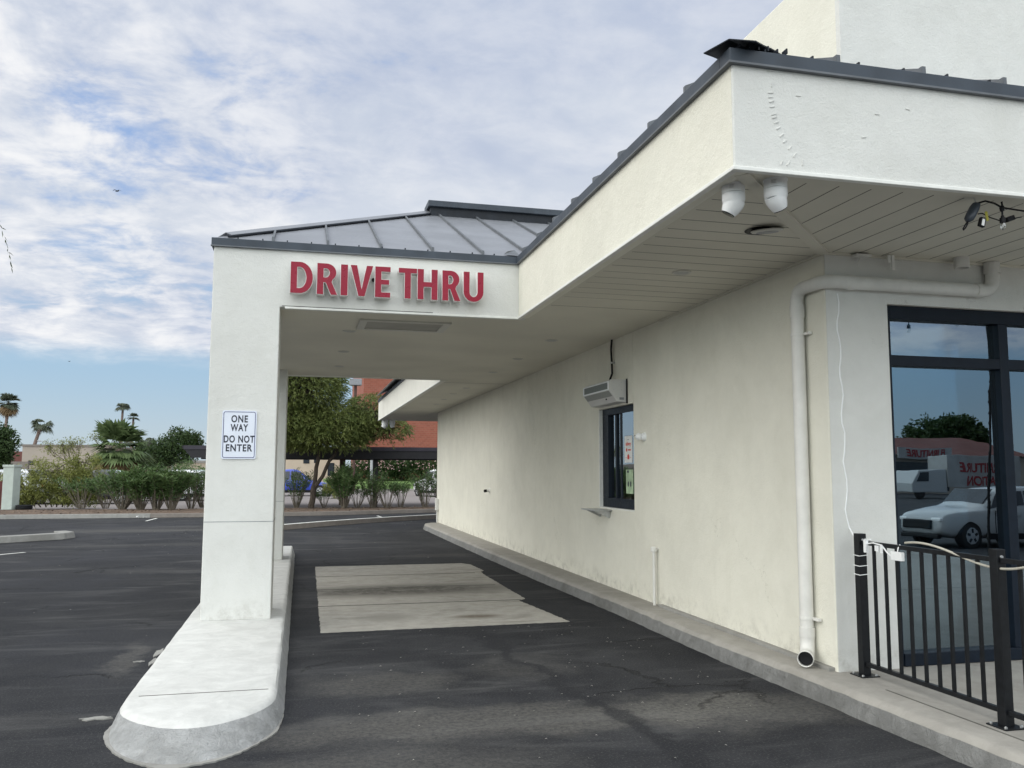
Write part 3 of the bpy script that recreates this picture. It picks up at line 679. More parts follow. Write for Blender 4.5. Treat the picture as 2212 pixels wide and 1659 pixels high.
# service window
sw = bpy.data.objects.new('service_window', None); COL.objects.link(sw); sw.parent = bld; ORG[sw.name] = ORG[bld.name]
xw = WX + .07
MB().box(WX + .003, xw + .1, wy1 - .02, wy1 + .001, wz0, wz1).box(WX + .003, xw + .1, wy0, wy1, wz0 - .001, wz0 + .015).build('reveal', M['trimw'], sw, root=bld)
mb = MB(); y0, y1 = wy0 + .003, wy1 - .021
mb.box(xw - .021, xw + .06, y0, y1, wz0 + .016, wz0 + .14); mb.box(xw - .021, xw + .06, y0, y1, wz1 - .09, wz1 - .002)
mb.box(xw - .021, xw + .06, y0, y0 + .035, wz0 + .14, wz1 - .09); mb.box(xw - .021, xw + .06, y1 - .22, y1, wz0 + .14, wz1 - .09)
YM = at(1179.7 + 510 * .311, 960, x=xw - .04).y
mb.box(xw - .0195, xw + .02, YM - .03, YM + .035, wz0 + .14, wz1 - .09); mb.box(xw + .0, xw + .05, 10.62, 10.68, wz0 + .14, wz1 - .09)
mb.build('frame', M['darkframe'], sw, bevel=.004, root=bld)
MB().box(xw - .012, xw - .006, y0 + .03, YM, wz0 + .13, wz1 - .08).build('pane', M['glass2'], sw, root=bld)
MB().box(xw + .022, xw + .028, YM, y1 - .21, wz0 + .13, wz1 - .08).build('pane', M['glass2'], sw, root=bld)
exec_marker = 1

# ------------------------------------------------------------------ text and letters
def curvemesh(name, splines, extrude, mt, parent, Mx, root, offset=0.0, bez=None):
    cu = bpy.data.curves.new(name, 'CURVE'); cu.dimensions = '2D'; cu.fill_mode = 'BOTH'; cu.extrude = extrude; cu.offset = offset
    for pts in splines:
        sp_ = cu.splines.new('POLY'); sp_.points.add(len(pts) - 1); sp_.use_cyclic_u = True
        for i, p in enumerate(pts): sp_.points[i].co = (p[0], p[1], 0, 1)
    return _conv(cu, name, mt, parent, Mx, root)
def _conv(cu, name, mt, parent, Mx, root):
    tmp = bpy.data.objects.new('tmp', cu); COL.objects.link(tmp); dg = bpy.context.evaluated_depsgraph_get(); dg.update()
    me = bpy.data.meshes.new_from_object(tmp.evaluated_get(dg)); bpy.data.objects.remove(tmp); bpy.data.curves.remove(cu)
    off = ORG.get(root.name if root else '', Vector((0, 0, 0)))
    me.transform(Matrix.Translation(-off) @ Mx); me.name = name; me.materials.clear(); me.materials.append(mt)
    o = bpy.data.objects.new(name, me); COL.objects.link(o)
    if parent: o.parent = parent; ORG[o.name] = off
    return o
def text(name, body, size, sx, mt, parent, Mx, root, ext=.0006, bold=0.0, space=1.0, align='CENTER', fit=None):
    cu = bpy.data.curves.new(name, 'FONT'); cu.body = body; cu.size = size; cu.extrude = ext; cu.offset = bold; cu.space_character = space
    cu.align_x = align; cu.align_y = 'CENTER'
    if fit:
        tmp = bpy.data.objects.new('tmp', cu); COL.objects.link(tmp); dg = bpy.context.evaluated_depsgraph_get(); dg.update(); bb_ = [c[0] for c in tmp.evaluated_get(dg).bound_box]
        sx = fit / (max(bb_) - min(bb_)); bpy.data.objects.remove(tmp)
    return _conv(cu, name, mt, parent, Mx @ Matrix.Diagonal((sx, 1, 1, 1)), root)
def arc(cx, cy, rx, ry, a0, a1, n=12): return [(cx + rx * math.cos(R(a0 + (a1 - a0) * i / n)), cy + ry * math.sin(R(a0 + (a1 - a0) * i / n))) for i in range(n + 1)]
FACE_Y = Matrix(((1, 0, 0, 0), (0, 0, -1, 0), (0, 1, 0, 0), (0, 0, 0, 1)))       # text plane facing -Y
FACE_X = Matrix(((0, 0, -1, 0), (-1, 0, 0, 0), (0, 1, 0, 0), (0, 0, 0, 1)))      # text plane facing -X
def letter(ch, w):
    h = .335; s_ = .069; q = .056
    if ch == 'D': return [[(0, 0), (0, h)] + [(w * .42, h)] + arc(w * .42, h / 2, w * .58, h / 2, 80, -80) + [(w * .42, 0)], [(s_, q), (w * .40, q)] + arc(w * .40, h / 2, w * .6 - s_, h / 2 - q, -80, 80) + [(w * .40, h - q), (s_, h - q)]]
    if ch == 'R':
        r1 = h * .29; cy_ = h - r1
        return [[(0, 0), (0, h), (w * .45, h)] + arc(w * .45, cy_, w * .48, r1, 80, -50) + [(w * .72, h * .40), (w, 0), (w - .070, 0), (w * .42, h * .385), (s_, h * .385), (s_, 0)],
                [(s_, h * .385 + q), (w * .42, h * .385 + q)] + arc(w * .42, h * .385 + q + (h - q - h * .385 - q) / 2, w * .5 - s_, (h - q - h * .385 - q) / 2, -75, 75) + [(w * .42, h - q), (s_, h - q)]]
    if ch == 'I': return [[(0, 0), (0, h), (s_ + .006, h), (s_ + .006, 0)]]
    if ch == 'V': return [[(w * .36, 0), (0, h), (.07, h), (w * .5, .085), (w - .07, h), (w, h), (w * .64, 0)]]
    if ch == 'E': return [[(0, 0), (0, h), (w, h), (w, h - q), (s_, h - q), (s_, h * .58), (w * .92, h * .58), (w * .92, h * .58 - q), (s_, h * .58 - q), (s_, q), (w, q), (w, 0)]]
    if ch == 'T': return [[(w / 2 - s_ / 2, 0), (w / 2 - s_ / 2, h - q), (0, h - q), (0, h), (w, h), (w, h - q), (w / 2 + s_ / 2, h - q), (w / 2 + s_ / 2, 0)]]
    if ch == 'H': return [[(0, 0), (0, h), (s_, h), (s_, h * .58), (w - s_, h * .58), (w - s_, h), (w, h), (w, 0), (w - s_, 0), (w - s_, h * .58 - q), (s_, h * .58 - q), (s_, 0)]]
    if ch == 'U': return [[(0, h), (s_, h), (s_, h * .33)] + arc(w / 2, h * .33, w / 2 - s_, h * .33 - q, 180, 360) + [(w - s_, h), (w, h), (w, h * .33)] + arc(w / 2, h * .33, w / 2, h * .33, 360, 180)]
sg = thing('drive_thru_sign', 'red DRIVE THRU raised letters with white edges on the canopy fascia', 'sign', (.9, 9.08, 3.5))
for ch, x0, x1 in (('D', -.15, .08), ('R', .12, .335), ('I', .365, .44), ('V', .465, .705), ('E', .725, .89), ('T', .975, 1.175), ('H', 1.18, 1.40), ('R', 1.45, 1.655), ('U', 1.685, 1.91)):
    sps = letter(ch, x1 - x0); zb = 3.492
    c_ = curvemesh('letter', sps, .045, M['letterside'], sg, Matrix.Translation((x0, 9.11, zb)) @ FACE_Y, sg, offset=.003)
    curvemesh('letter_face', sps, .0035, M['red'], c_, Matrix.Translation((x0, 9.064, zb)) @ FACE_Y, sg, offset=-.002)
mb = MB(); mb.lathe([(.018, 0), (.02, .03), (.012, .045)], Matrix.Translation((.715, 9.19, 3.70)) @ Matrix.Rotation(R(90), 4, 'X'), 12); mb.box(.70, .73, 9.14, 9.16, 3.685, 3.70)
tag(mb.build('bullet_camera', M['black'], smooth='auto'), 'tiny black camera peeking out between the V and E of the red letters', 'security camera')
ns = thing('one_way_sign', 'white ONE WAY DO NOT ENTER sign with dark blue border on the near column', 'sign', (-.61, CY0 - .01, 1.76))
def rrect(x0, x1, z0, z1, r, n=5):
    return [(x1 - r + r * math.cos(a), z1 - r + r * math.sin(a)) for a in [R(i * 90 / n) for i in range(n + 1)]] + [(x0 + r - r * math.sin(a), z1 - r + r * math.cos(a)) for a in [R(i * 90 / n) for i in range(n + 1)]] + \
           [(x0 + r - r * math.cos(a), z0 + r - r * math.sin(a)) for a in [R(i * 90 / n) for i in range(n + 1)]] + [(x1 - r + r * math.sin(a), z0 + r - r * math.cos(a)) for a in [R(i * 90 / n) for i in range(n + 1)]]
sx0, sx1, sz0, sz1 = -.785, -.445, 1.765, 2.262
MB().prism(rrect(sx0, sx1, sz0, sz1, .02), CY0 - .012, CY0 - .003, 'y').build('panel', M['signwhite'], ns)
curvemesh('border', [rrect(sx0 + .012, sx1 - .012, sz0 + .012, sz1 - .012, .02), rrect(sx0 + .018, sx1 - .018, sz0 + .018, sz1 - .018, .016)], .0005, M['signblue'], ns, Matrix.Translation((0, CY0 - .0130, 0)) @ FACE_Y, ns)
for body, zc, wx_ in (('ONE', 2.172, .158), ('WAY', 2.082, .165), ('DO NOT', 1.965, .296), ('ENTER', 1.875, .252)):
    text('lettering', body, .099, 1, M['ink'], ns, Matrix.Translation(((sx0 + sx1) / 2, CY0 - .0130, zc)) @ FACE_Y, ns, space=1.15, bold=.0026, fit=wx_)

# ------------------------------------------------------------------ fittings on the building
def recessed(x, y, label):
    t = thing('recessed_light', label, 'ceiling light', (x, y, SZ), 'recessed lights in the soffit')
    MB().lathe([(.085, SZ + .002), (.085, SZ - .006), (.072, SZ - .010), (.062, SZ - .004)], Matrix.Translation((x, y, 0)), 28, cap=False).build('trim_ring', M['soffit2'], t, smooth=True)
    MB().lathe([(.066, SZ - .001), (.066, SZ - .0045)], Matrix.Translation((x, y, 0)), 24).build('lens', M['lightlens'], t)
    return t
M['soffit2'] = pm('light_trim', (.56, .55, .51), .5, .03, 8); M['lightlens'] = pm('light_lens', (.42, .42, .41), .5, .03, 8)
ORDI = ['first', 'second', 'third', 'fourth', 'fifth', 'sixth', 'seventh', 'eighth', 'ninth', 'tenth', 'eleventh', 'twelfth', 'thirteenth', 'fourteenth', 'fifteenth']
for i, (x, y) in enumerate(((3.18, 6.74), (3.19, 10.76), (3.22, 12.69), (3.24, 14.55), (3.33, 17.5), (3.3, 18.9), (3.34, 20.4), (3.4, 22.0))):
    lb = ['round ceiling light in the planked eave near the crooked speaker', 'round ceiling light nearest the air curtain, first of the row along the wall', 'second round ceiling light of the row along the wall beyond the air curtain', 'third round ceiling light along the wall, last before the canopy ends'][i] if i < 4 else '%s round ceiling light under the far porch counting from the canopy' % ORDI[i - 4]
    recessed(x, y, lb)
for i, (x, y) in enumerate(((.55, 10.67), (.57, 12.55), (.59, 14.37))):
    recessed(x, y, '%s round canopy ceiling light on the column side, %s' % (ORDI[i], ('beside the recessed panel', 'in the middle of the row', 'nearest the far column')[i]))
# hanging speaker disc
t = thing('ceiling_speaker', 'round ceiling speaker hanging crooked from a dark hole in the planked soffit', 'speaker', (3.17, 5.36, SZ))
MB().lathe([(.105, SZ - .004), (.105, SZ - .0022)], Matrix.Translation((3.16, 5.40, 0)), 30).build('opening', M['black'], t)
Mt = Matrix.Translation((3.18, 5.33, SZ - .022)) @ Matrix.Rotation(R(7), 4, 'X') @ Matrix.Rotation(R(-6), 4, 'Y')
MB().lathe([(.112, .006), (.115, 0), (.105, -.008), (.08, -.010)], Mt, 30).build('rim', M['soffit2'], t, smooth='auto')
MB().lathe([(.078, -.009), (.076, -.013)], Mt, 30).build('grille', pm('speaker_grille', (.34, .34, .36), .5, .1, 60), t)
# recessed panel in canopy ceiling
t = thing('ceiling_heater_panel', 'long white framed recessed panel in the canopy ceiling behind the red letters', 'ceiling panel', (1.15, 10.0, SZ))
x0, x1, y0, y1 = .62, 1.68, 9.76, 10.42
mb = MB(); mb.box(x0, x1, y0, y0 + .07, SZ - .02, SZ + .002).box(x0, x1, y1 - .07, y1, SZ - .02, SZ + .002).box(x0, x0 + .09, y0 + .07, y1 - .07, SZ - .02, SZ + .002).box(x1 - .09, x1, y0 + .07, y1 - .07, SZ - .02, SZ + .002)
mb.build('frame', M['soffit2'], t, bevel=.004); MB().box(x0 + .09, x1 - .09, y0 + .07, y1 - .07, SZ - .006, SZ - .001).build('panel', pm('panel_grey', (.36, .35, .32), .7, .1, 3), t)

def turret(x, y, label, aim, roll, s_=1.0, z=SZ):
    t = thing('security_camera', label, 'security camera', (x, y, z), 'white turret cameras under the eaves')
    T = Matrix.Translation((x, y, z)) @ Matrix.Scale(s_, 4)
    MB().lathe([(.060, .0), (.060, -.004), (.057, -.006), (.057, -.046)], T, 28).build('mount', M['whitep'], t, smooth='auto')
    MB().lathe([(.0575, -.048), (.0575, -.076), (.055, -.086), (.053, -.094)], T, 28).build('body', M['whitep'], t, smooth='auto')
    MB().lathe([(.0535, -.0465), (.0535, -.0478)], T, 28).build('seam_ring', M['greyprint'], t)
    Hm = T @ Matrix.Translation((0, 0, -.096)) @ Matrix.Rotation(aim, 4, 'Z') @ Matrix.Rotation(roll, 4, 'Y')
    MB().lathe([(.050, .022), (.052, .006), (.052, -.006), (.047, -.028), (.040, -.048), (.036, -.056)], Hm, 28).build('head', M['whitep'], t, smooth='auto')
    MB().lathe([(.035, -.0562), (.034, -.060), (.02, -.061)], Hm, 24).build('lens', M['lens'], t, smooth='auto')
    dirc = Vector((-x, -y, 0)).normalized(); side = Vector((-dirc.y, dirc.x, 0))
    p = Vector((x, y, z)) + (dirc * .0585 + side * -.008) * s_
    MB().face([p - side * .016 * s_ + Vector((0, 0, -.010 * s_)), p + side * .016 * s_ + Vector((0, 0, -.010 * s_)), p + side * .016 * s_ + Vector((0, 0, -.036 * s_)), p - side * .016 * s_ + Vector((0, 0, -.036 * s_))]).build('sticker', M['paper'], t, fix=False)
    for dz_ in (.016, .022, .028):
        q = p + dirc * .0006
        MB().face([q - side * .011 * s_ + Vector((0, 0, -dz_ * s_)), q + side * .010 * s_ + Vector((0, 0, -dz_ * s_)), q + side * .010 * s_ + Vector((0, 0, -(dz_ + .002) * s_)), q - side * .011 * s_ + Vector((0, 0, -(dz_ + .002) * s_))]).build('sticker_print', M['greyprint'], t, fix=False)
    return t
turret(2.50, 4.56, 'left of two white turret cameras at the eave corner, head turned left', R(-37), R(30), 1.2)
turret(2.70, 4.42, 'right of two white turret cameras at the eave corner, head turned right', R(200), R(34), 1.2)
turret(PEX + .2, PEY - .3, 'small white turret camera under the far porch corner against the brick building', R(0), R(35), 1.9)
turret(PEX + .45, PEY - .25, 'second white turret camera beside the one at the far porch corner', R(180), R(10), 1.7)
# wall camera beside service window
t = thing('security_camera', 'white ball camera on the wall right of the service window', 'security camera', (WX, 9.5, 2.06))
Mt = Matrix.Translation((WX, 9.50, 2.06)) @ Matrix.Rotation(R(-90), 4, 'Y')
MB().lathe([(.052, 0), (.052, .01), (.042, .03), (.034, .04)], Mt, 24).build('base', M['whitep'], t, smooth='auto')
MB().lathe([(.012, -.045), (.03, -.038), (.041, -.016), (.043, 0), (.040, .02), (.028, .037), (.01, .043)], Matrix.Translation((WX - .062, 9.53, 2.062)) @ Matrix.Rotation(R(60), 4, 'X'), 24).build('head', M['whitep'], t, smooth=True)
MB().box(WX - .108, WX - .10, 9.545, 9.56, 2.068, 2.08).build('lens', M['lens'], t)

# air curtain
t = thing('air_curtain', 'white air curtain unit with grey grilles mounted above the service window', 'air curtain', (WX, 10.5, 2.5))
pf = [(WX - .003, 2.80), (3.765, 2.80), (3.73, 2.775), (3.73, 2.665), (3.84, 2.52), (WX - .003, 2.515)]
MB().prism(pf, 10.06, 11.05, 'y').build('housing', pm('air_curtain_white', (.66, .65, .64), .4, .04, 5), t, bevel=.004)
gm = pm('grille_mesh', (.17, .19, .185), .6, .3, 160)
MB().box(3.7275, 3.732, 10.10, 11.01, 2.682, 2.762).build('intake_grille', gm, t)
mb = MB(); mb.box(3.724, 3.73, 10.062, 11.048, 2.765, 2.776).box(3.724, 3.73, 10.062, 11.048, 2.665, 2.678).box(3.724, 3.73, 10.062, 10.095, 2.678, 2.765).box(3.724, 3.73, 11.015, 11.048, 2.678, 2.765)
mb.build('grille_frame', M['whitep'], t)
nrm = Vector((-(2.665 - 2.52), 0, -(3.84 - 3.73))).normalized() * .002
p0 = Vector((3.735, 0, 2.658)) + nrm; p1 = Vector((3.785, 0, 2.592)) + nrm
MB().face([p0 + Vector((0, 10.08, 0)), p0 + Vector((0, 11.03, 0)), p1 + Vector((0, 11.03, 0)), p1 + Vector((0, 10.08, 0))]).build('lower_grille', pm('grille_light', (.30, .31, .30), .6, .2, 120), t, fix=False)
mb = MB()
for (a_, b_) in ((3.79, 2.765), (3.90, 2.765), (3.79, 2.67), (3.90, 2.67)): mb.lathe([(.006, 0), (.004, .004)], Matrix.Translation((a_, 10.06, b_)) @ Matrix.Rotation(R(90), 4, 'X'), 8)
mb.build('screw', M['steel'], t); MB().box(3.87, 3.93, 10.0585, 10.0595, 2.545, 2.575).build('badge', M['greyprint'], t)
MB().box(WX - .012, WX - .002, 10.03, 10.06, 2.50, 2.81).build('mounting_plate', M['black'], t)
MB().box(3.795, 3.80, 10.32, 10.36, 2.56, 2.585).build('switch', M['black'], t)
tag(MB().tube([(WX - .03, 10.5, SZ), (WX - .03, 10.53, 3.25), (WX - .035, 10.49, 3.05), (WX - .04, 10.47, 2.92), (WX - .07, 10.52, 2.80)], .014, 10).build('flexible_conduit', M['black'], smooth=True), 'black flexible conduit from the ceiling down to the air curtain', 'conduit')
tag(MB().box(WX - .05, WX - .0, 10.475, 10.515, 3.055, 3.075).build('conduit_clip', M['steel']), 'small metal clip holding the black conduit to the wall', 'clip')
t = thing('service_shelf', 'small metal shelf on two triangular brackets below the service window', 'shelf', (WX, 11.0, 1.13))
MB().box(3.72, WX - .002, 10.62, 11.15, 1.135, 1.150).build('shelf_top', M['steel'], t, bevel=.003)
for y in (10.70, 11.04): MB().prism([(3.75, 1.134), (WX - .002, 1.134), (WX - .002, 1.04), (WX - .02, 1.04)], y, y + .012, 'y').build('bracket', M['steel'], t)
# posters behind/on the pane
def poster(name, c, mt, label):
    a_ = at(1179.7 + c[0] * .311, 663.6 + c[1] * .311, x=xw - .016); b_ = at(1179.7 + c[2] * .311, 663.6 + c[3] * .311, x=xw - .016); y0, y1, z0, z1 = b_.y, a_.y, b_.z, a_.z
    t = thing(name, label, 'poster', (xw - .016, (y0 + y1) / 2, z0)); MB().box(xw - .0165, xw - .0135, y0, y1, z0, z1).build('sheet', mt, t); return t, (y0 + y1) / 2, z0
t, yp, zp_ = poster('delivery_poster', (545, 897, 598, 1078), M['paper'], 'white delivery poster with red print on the service window pane')
PXp = xw - .0172
text('lettering', 'delivery', .07, .8, M['redprint'], t, Matrix.Translation((PXp, yp, zp_ + .235)) @ FACE_X, t, bold=.001)
mb = MB(); mb.box(PXp - .0005, PXp + .0005, yp - .085, yp + .01, zp_ + .150, zp_ + .166)
mb.prism([(yp - .03, zp_ + .04), (yp + .03, zp_ + .04), (yp + .035, zp_ + .085), (yp, zp_ + .11), (yp - .035, zp_ + .085)], PXp - .0005, PXp + .0005, 'x'); mb.box(PXp - .0005, PXp + .0005, yp + .05, yp + .095, zp_ + .06, zp_ + .064).box(PXp - .0005, PXp + .0005, yp - .095, yp - .05, zp_ + .06, zp_ + .064)
mb.prism([(yp + .035, zp_ + .14), (yp + .08, zp_ + .14), (yp + .075, zp_ + .175), (yp + .04, zp_ + .18)], PXp - .0005, PXp + .0005, 'x'); mb.build('printed_mark', M['redprint'], t)
MB().box(PXp - .0005, PXp + .0005, yp - .03, yp + .03, zp_ + .285, zp_ + .292).box(PXp - .0005, PXp + .0005, yp - .09, yp + .09, zp_ + .335, zp_ + .338).build('printed_line', M['greyprint'], t)
t, yl, zl_ = poster('leaflet', (555, 1128, 605, 1297), M['greenpaper'], 'pale green leaflet with dark ovals low on the service window pane')
mb = MB()
for yy in (yl + .04, yl - .04): mb.prism([(yy + .022 * math.cos(a), zl_ + .12 + .035 * math.sin(a)) for a in [i * math.tau / 16 for i in range(16)]], PXp - .0005, PXp + .0005, 'x')
mb.box(PXp - .0005, PXp + .0005, yl + .02, yl + .08, zl_ + .26, zl_ + .29); mb.build('printed_mark', M['ink'], t)
# spigot, wall box, stand pipe
t = thing('wall_spigot', 'small dark hose spigot halfway along the cream side wall', 'spigot', (WX, 18.07, 1.23))
MB().lathe([(.06, 0), (.05, .012), (.03, .02), (.025, .07)], Matrix.Translation((WX, 18.07, 1.23)) @ Matrix.Rotation(R(-90), 4, 'Y'), 16).build('collar', M['pvc'], t, smooth='auto')
MB().lathe([(.03, 0), (.032, .05), (.02, .06)], Matrix.Translation((WX - .07, 18.07, 1.23)) @ Matrix.Rotation(R(-100), 4, 'Y'), 14).build('nozzle', M['black'], t)
t = thing('outlet_box', 'small painted outlet box with conduit at the far end of the side wall', 'utility box', (WX, 25.1, .15))
MB().box(WX - .09, WX - .001, 24.98, 25.16, .50, .85).build('box', M['pvc'], t, bevel=.01); MB().tube([(WX - .04, 25.07, .15), (WX - .04, 25.07, .5)], .02, 8).build('conduit', M['pvc'], t, smooth=True)
t = thing('vent_standpipe', 'thin white capped standpipe on the side wall near the kerb', 'pipe', (WX - .05, 9.16, .15))
MB().tube([(WX - .05, 9.16, .10), (WX - .05, 9.16, .76)], .017, 12).build('pipe', M['pvc'], t, smooth=True)
MB().lathe([(.03, .745), (.036, .75), (.036, .79), (.026, .80)], Matrix.Translation((WX - .05, 9.16, 0)), 16).build('cap', M['pvc'], t, smooth='auto')
MB().tube([(WX - .05, 9.16, .775), (WX + .01, 9.16, .775)], .018, 10).build('elbow', M['pvc'], t)
# downspout
t = thing('downspout', 'fat white painted drainpipe running round the building corner down to an open elbow', 'drainpipe', (3.9, 6.15, .15))
def bend(p, a, b, r, n=7):
    p = Vector(p); a = Vector(a); b = Vector(b); da = (a - p).normalized() * r; db = (b - p).normalized() * r
    return [p + da * (1 - s) ** 2 + db * s ** 2 for s in [i / n for i in range(n + 1)]]
px_, py_ = WX - .063, 6.13; rp_ = .053
zt = 3.13
path = [Vector((px_, py_, .42))] + bend((px_, py_, zt), (px_, py_, 1), (px_ + .02, YF - .07, zt), .11) + bend((px_ + .02, YF - .075, zt), (px_, py_, zt), (5, YF - .065, zt), .12) + bend((5.50, YF - .065, zt), (4, YF - .065, zt), (5.50, YF - .065, 4), .12) + [Vector((5.50, YF - .065, SZ + .01))]
MB().tube(path, rp_, 20).build('pipe', M['pvc'], t, smooth=True)
mb = MB()
mb.tube([(px_, py_, 2.90), (px_, py_, 3.0)], rp_ + .006, 20); mb.tube([(4.12, YF - .068, zt), (4.19, YF - .068, zt)], rp_ + .006, 20); mb.tube([(5.32, YF - .066, zt), (5.38, YF - .066, zt)], rp_ + .005, 20)
mb.tube([(px_, py_, .36), (px_, py_, .435)], rp_ + .007, 20); mb.tube([(5.50, YF - .065, 3.28), (5.50, YF - .065, 3.37)], rp_ + .008, 20)
mb.each('coupling', M['pvc'], t, smooth='auto')
tx, ty = -.62, -.78
pe = bend((px_, py_, .225), (px_, py_, 1), (px_ + tx, py_ + ty, .205), .125, 8)
mb = MB(); mb.tube([(px_, py_, .40)] + pe, rp_ + .003, 20, cap=False)
e = pe[-1]; dv = Vector((tx, ty, -.02)).normalized(); mb.tube([e - dv * .01, e + dv * .05], rp_ + .008, 20, cap=False)
o_ = mb.build('outlet_elbow', M['pvc'], t, smooth=True, fix=False); o_.modifiers.new('s', 'SOLIDIFY').thickness = .004
MB().lathe([(rp_, 0), (rp_ - .002, .005)], Matrix.Translation(e + dv * .012) @ dv.to_track_quat('Z', 'Y').to_matrix().to_4x4(), 20).build('outlet_dark', M['black'], t)
for z in (.505, 2.76):
    MB().tube([(px_, py_, z - .012), (px_, py_, z + .012)], rp_ + .004, 20).box(px_ + .02, px_ + .055, py_ - .12, py_ - .04, z - .011, z + .011).build('strap', M['pvc'], t, bevel=.002)
tag(MB().lathe([(.058, SZ + .01), (.058, SZ - .085), (.05, SZ - .088), (.05, SZ - .02)], Matrix.Translation((5.14, 5.70, 0)), 24).build('pipe_stub', M['pvc'], smooth='auto'), 'short white pipe stub poking down from the soffit above the storefront window', 'pipe')
# little bracket and clips at the top of the front wall
mb = MB(); mb.box(4.2, 4.34, YF - .10, YF - .03, SZ - .03, SZ - .016); mb.tube([(4.28, YF - .06, SZ - .02), (4.24, YF - .05, SZ - .09)], .006, 6)
tag(mb.build('wire_bracket', M['pvc']), 'small white painted wire bracket at the top of the front wall by the corner', 'bracket')
mb = MB(); mb.box(4.52, 4.545, YF - .10, YF - .085, SZ - .13, SZ - .01); mb.box(4.49, 4.51, YF - .10, YF - .085, SZ - .07, SZ - .01)
tag(mb.build('cable_clip', M['trimw']), 'white double cable clip hanging under the soffit left of the pipe stub', 'clip')

# ------------------------------------------------------------------ cable, railing, lights
rnd = random.Random(12)
pts = []
for i in range(26):
    z = 3.05 - i * (3.05 - 1.22) / 25; pts.append((4.075 + .012 * math.sin(i * 1.3) + .02 * i / 25 + rnd.uniform(-.004, .004), YF - .012, z))
pts += [(4.10, 5.76, 1.16), (4.13, 5.70, 1.135), (4.14, 5.62, 1.15)]
tag(MB().tube(pts, .006, 6).build('wall_cable', M['whitep'], smooth=True), 'thin wavy white cable running down the front wall to the railing', 'cable')
RX = 4.10
def rail_panel(ya, yb, label, posts):
    t = thing('railing', label, 'railing', (RX, yb, .15), 'black railings round the patio')
    MB().box(RX - .016, RX + .016, ya, yb, 1.110, 1.140).build('top_rail', M['blackmetal'], t, bevel=.003)
    MB().box(RX - .016, RX + .016, ya, yb, .225, .255).build('bottom_rail', M['blackmetal'], t, bevel=.003)
    n_ = int(round((yb - ya) / .1305)); 
    for i in range(1, n_):
        y = yb - (yb - ya) * i / n_
        MB().box(RX - .0095, RX + .0095, y - .0095, y + .0095, .255, 1.110).build('baluster', M['blackmetal'], t)
    for y in posts:
        p_ = MB().box(RX - .032, RX + .032, y - .032, y + .032, .158, 1.19).build('post', M['blackmetal'], t, bevel=.004)
        MB().box(RX - .075, RX + .075, y - .075, y + .075, .151, .160).build('foot_plate', M['blackmetal'], p_, root=t, bevel=.002)
        mb = MB()
        for sx_ in (-1, 1):
            for sy_ in (-1, 1): mb.lathe([(.010, .160), (.010, .168), (.005, .172)], Matrix.Translation((RX + sx_ * .055, y + sy_ * .055, 0)), 6)
        for z_ in (1.145, .24): mb.lathe([(.011, 0), (.009, .007)], Matrix.Translation((RX, y - .032, z_)) @ Matrix.Rotation(R(90), 4, 'X'), 10)
        mb.build('bolt', M['steel'], p_, root=t)
    return t
rail_panel(4.42, 5.66, 'black metal railing panel between the wall post and the big front post', (5.695, 4.385))
rail_panel(3.05, 4.35, 'black metal railing panel continuing out of view past the front post', (3.02,))
mb = MB()
for z in (1.03, .955, .89): mb.tube([(RX - .036, 5.73, z), (RX - .036, 5.66, z - .004), (RX + .036, 5.66, z + .002)], .003, 5)
tag(mb.build('cable_tie', M['whitep']), 'white plastic ties wrapped round the railing post by the wall', 'cable ties')
t = thing('power_adapter', 'small white plastic box hanging from the railing top rail', 'adapter', (RX - .03, 5.24, 1.03))
MB().box(RX - .05, RX - .02, 5.18, 5.29, 1.035, 1.095).build('case', M['whitep'], t, bevel=.004); MB().tube([(RX - .03, 5.24, 1.095), (RX - .02, 5.245, 1.12), (RX, 5.25, 1.142)], .004, 6).build('hook', M['whitep'], t)
mb = MB(); mb.tube([(RX + .02, 5.66, 1.15), (RX - .025, 5.60, 1.12), (RX - .03, 5.5, 1.135), (RX - .02, 5.42, 1.125), (RX - .03, 5.35, 1.08), (RX - .035, 5.3, 1.06)], .0055, 8)
mb.box(RX - .04, RX - .02, 5.57, 5.60, 1.06, 1.15); mb.box(RX - .035, RX - .022, 5.44, 5.48, 1.08, 1.12); mb.box(RX - .035, RX - .028, 5.40, 5.42, 1.07, 1.13)
tag(mb.build('lead_cable', M['whitep'], smooth='auto'), 'taped white lead with tags along the top rail beside the wall post', 'cable')
M['tube'] = pm('clear_rope_tube', (.46, .44, .38), .25, .1, 30)
rp = []
for i in range(60):
    y = 5.15 - i * 2.2 / 59; a_ = i * .62
    rp.append((RX - .020 - .016 * math.cos(a_ * .30), y, 1.125 + .050 * math.sin(a_ * .30 + .9)))
tag(MB().tube(rp, .0078, 8).build('rope_light', M['tube'], smooth=True), 'clear rope light tube winding loosely along the black top rail', 'rope light')
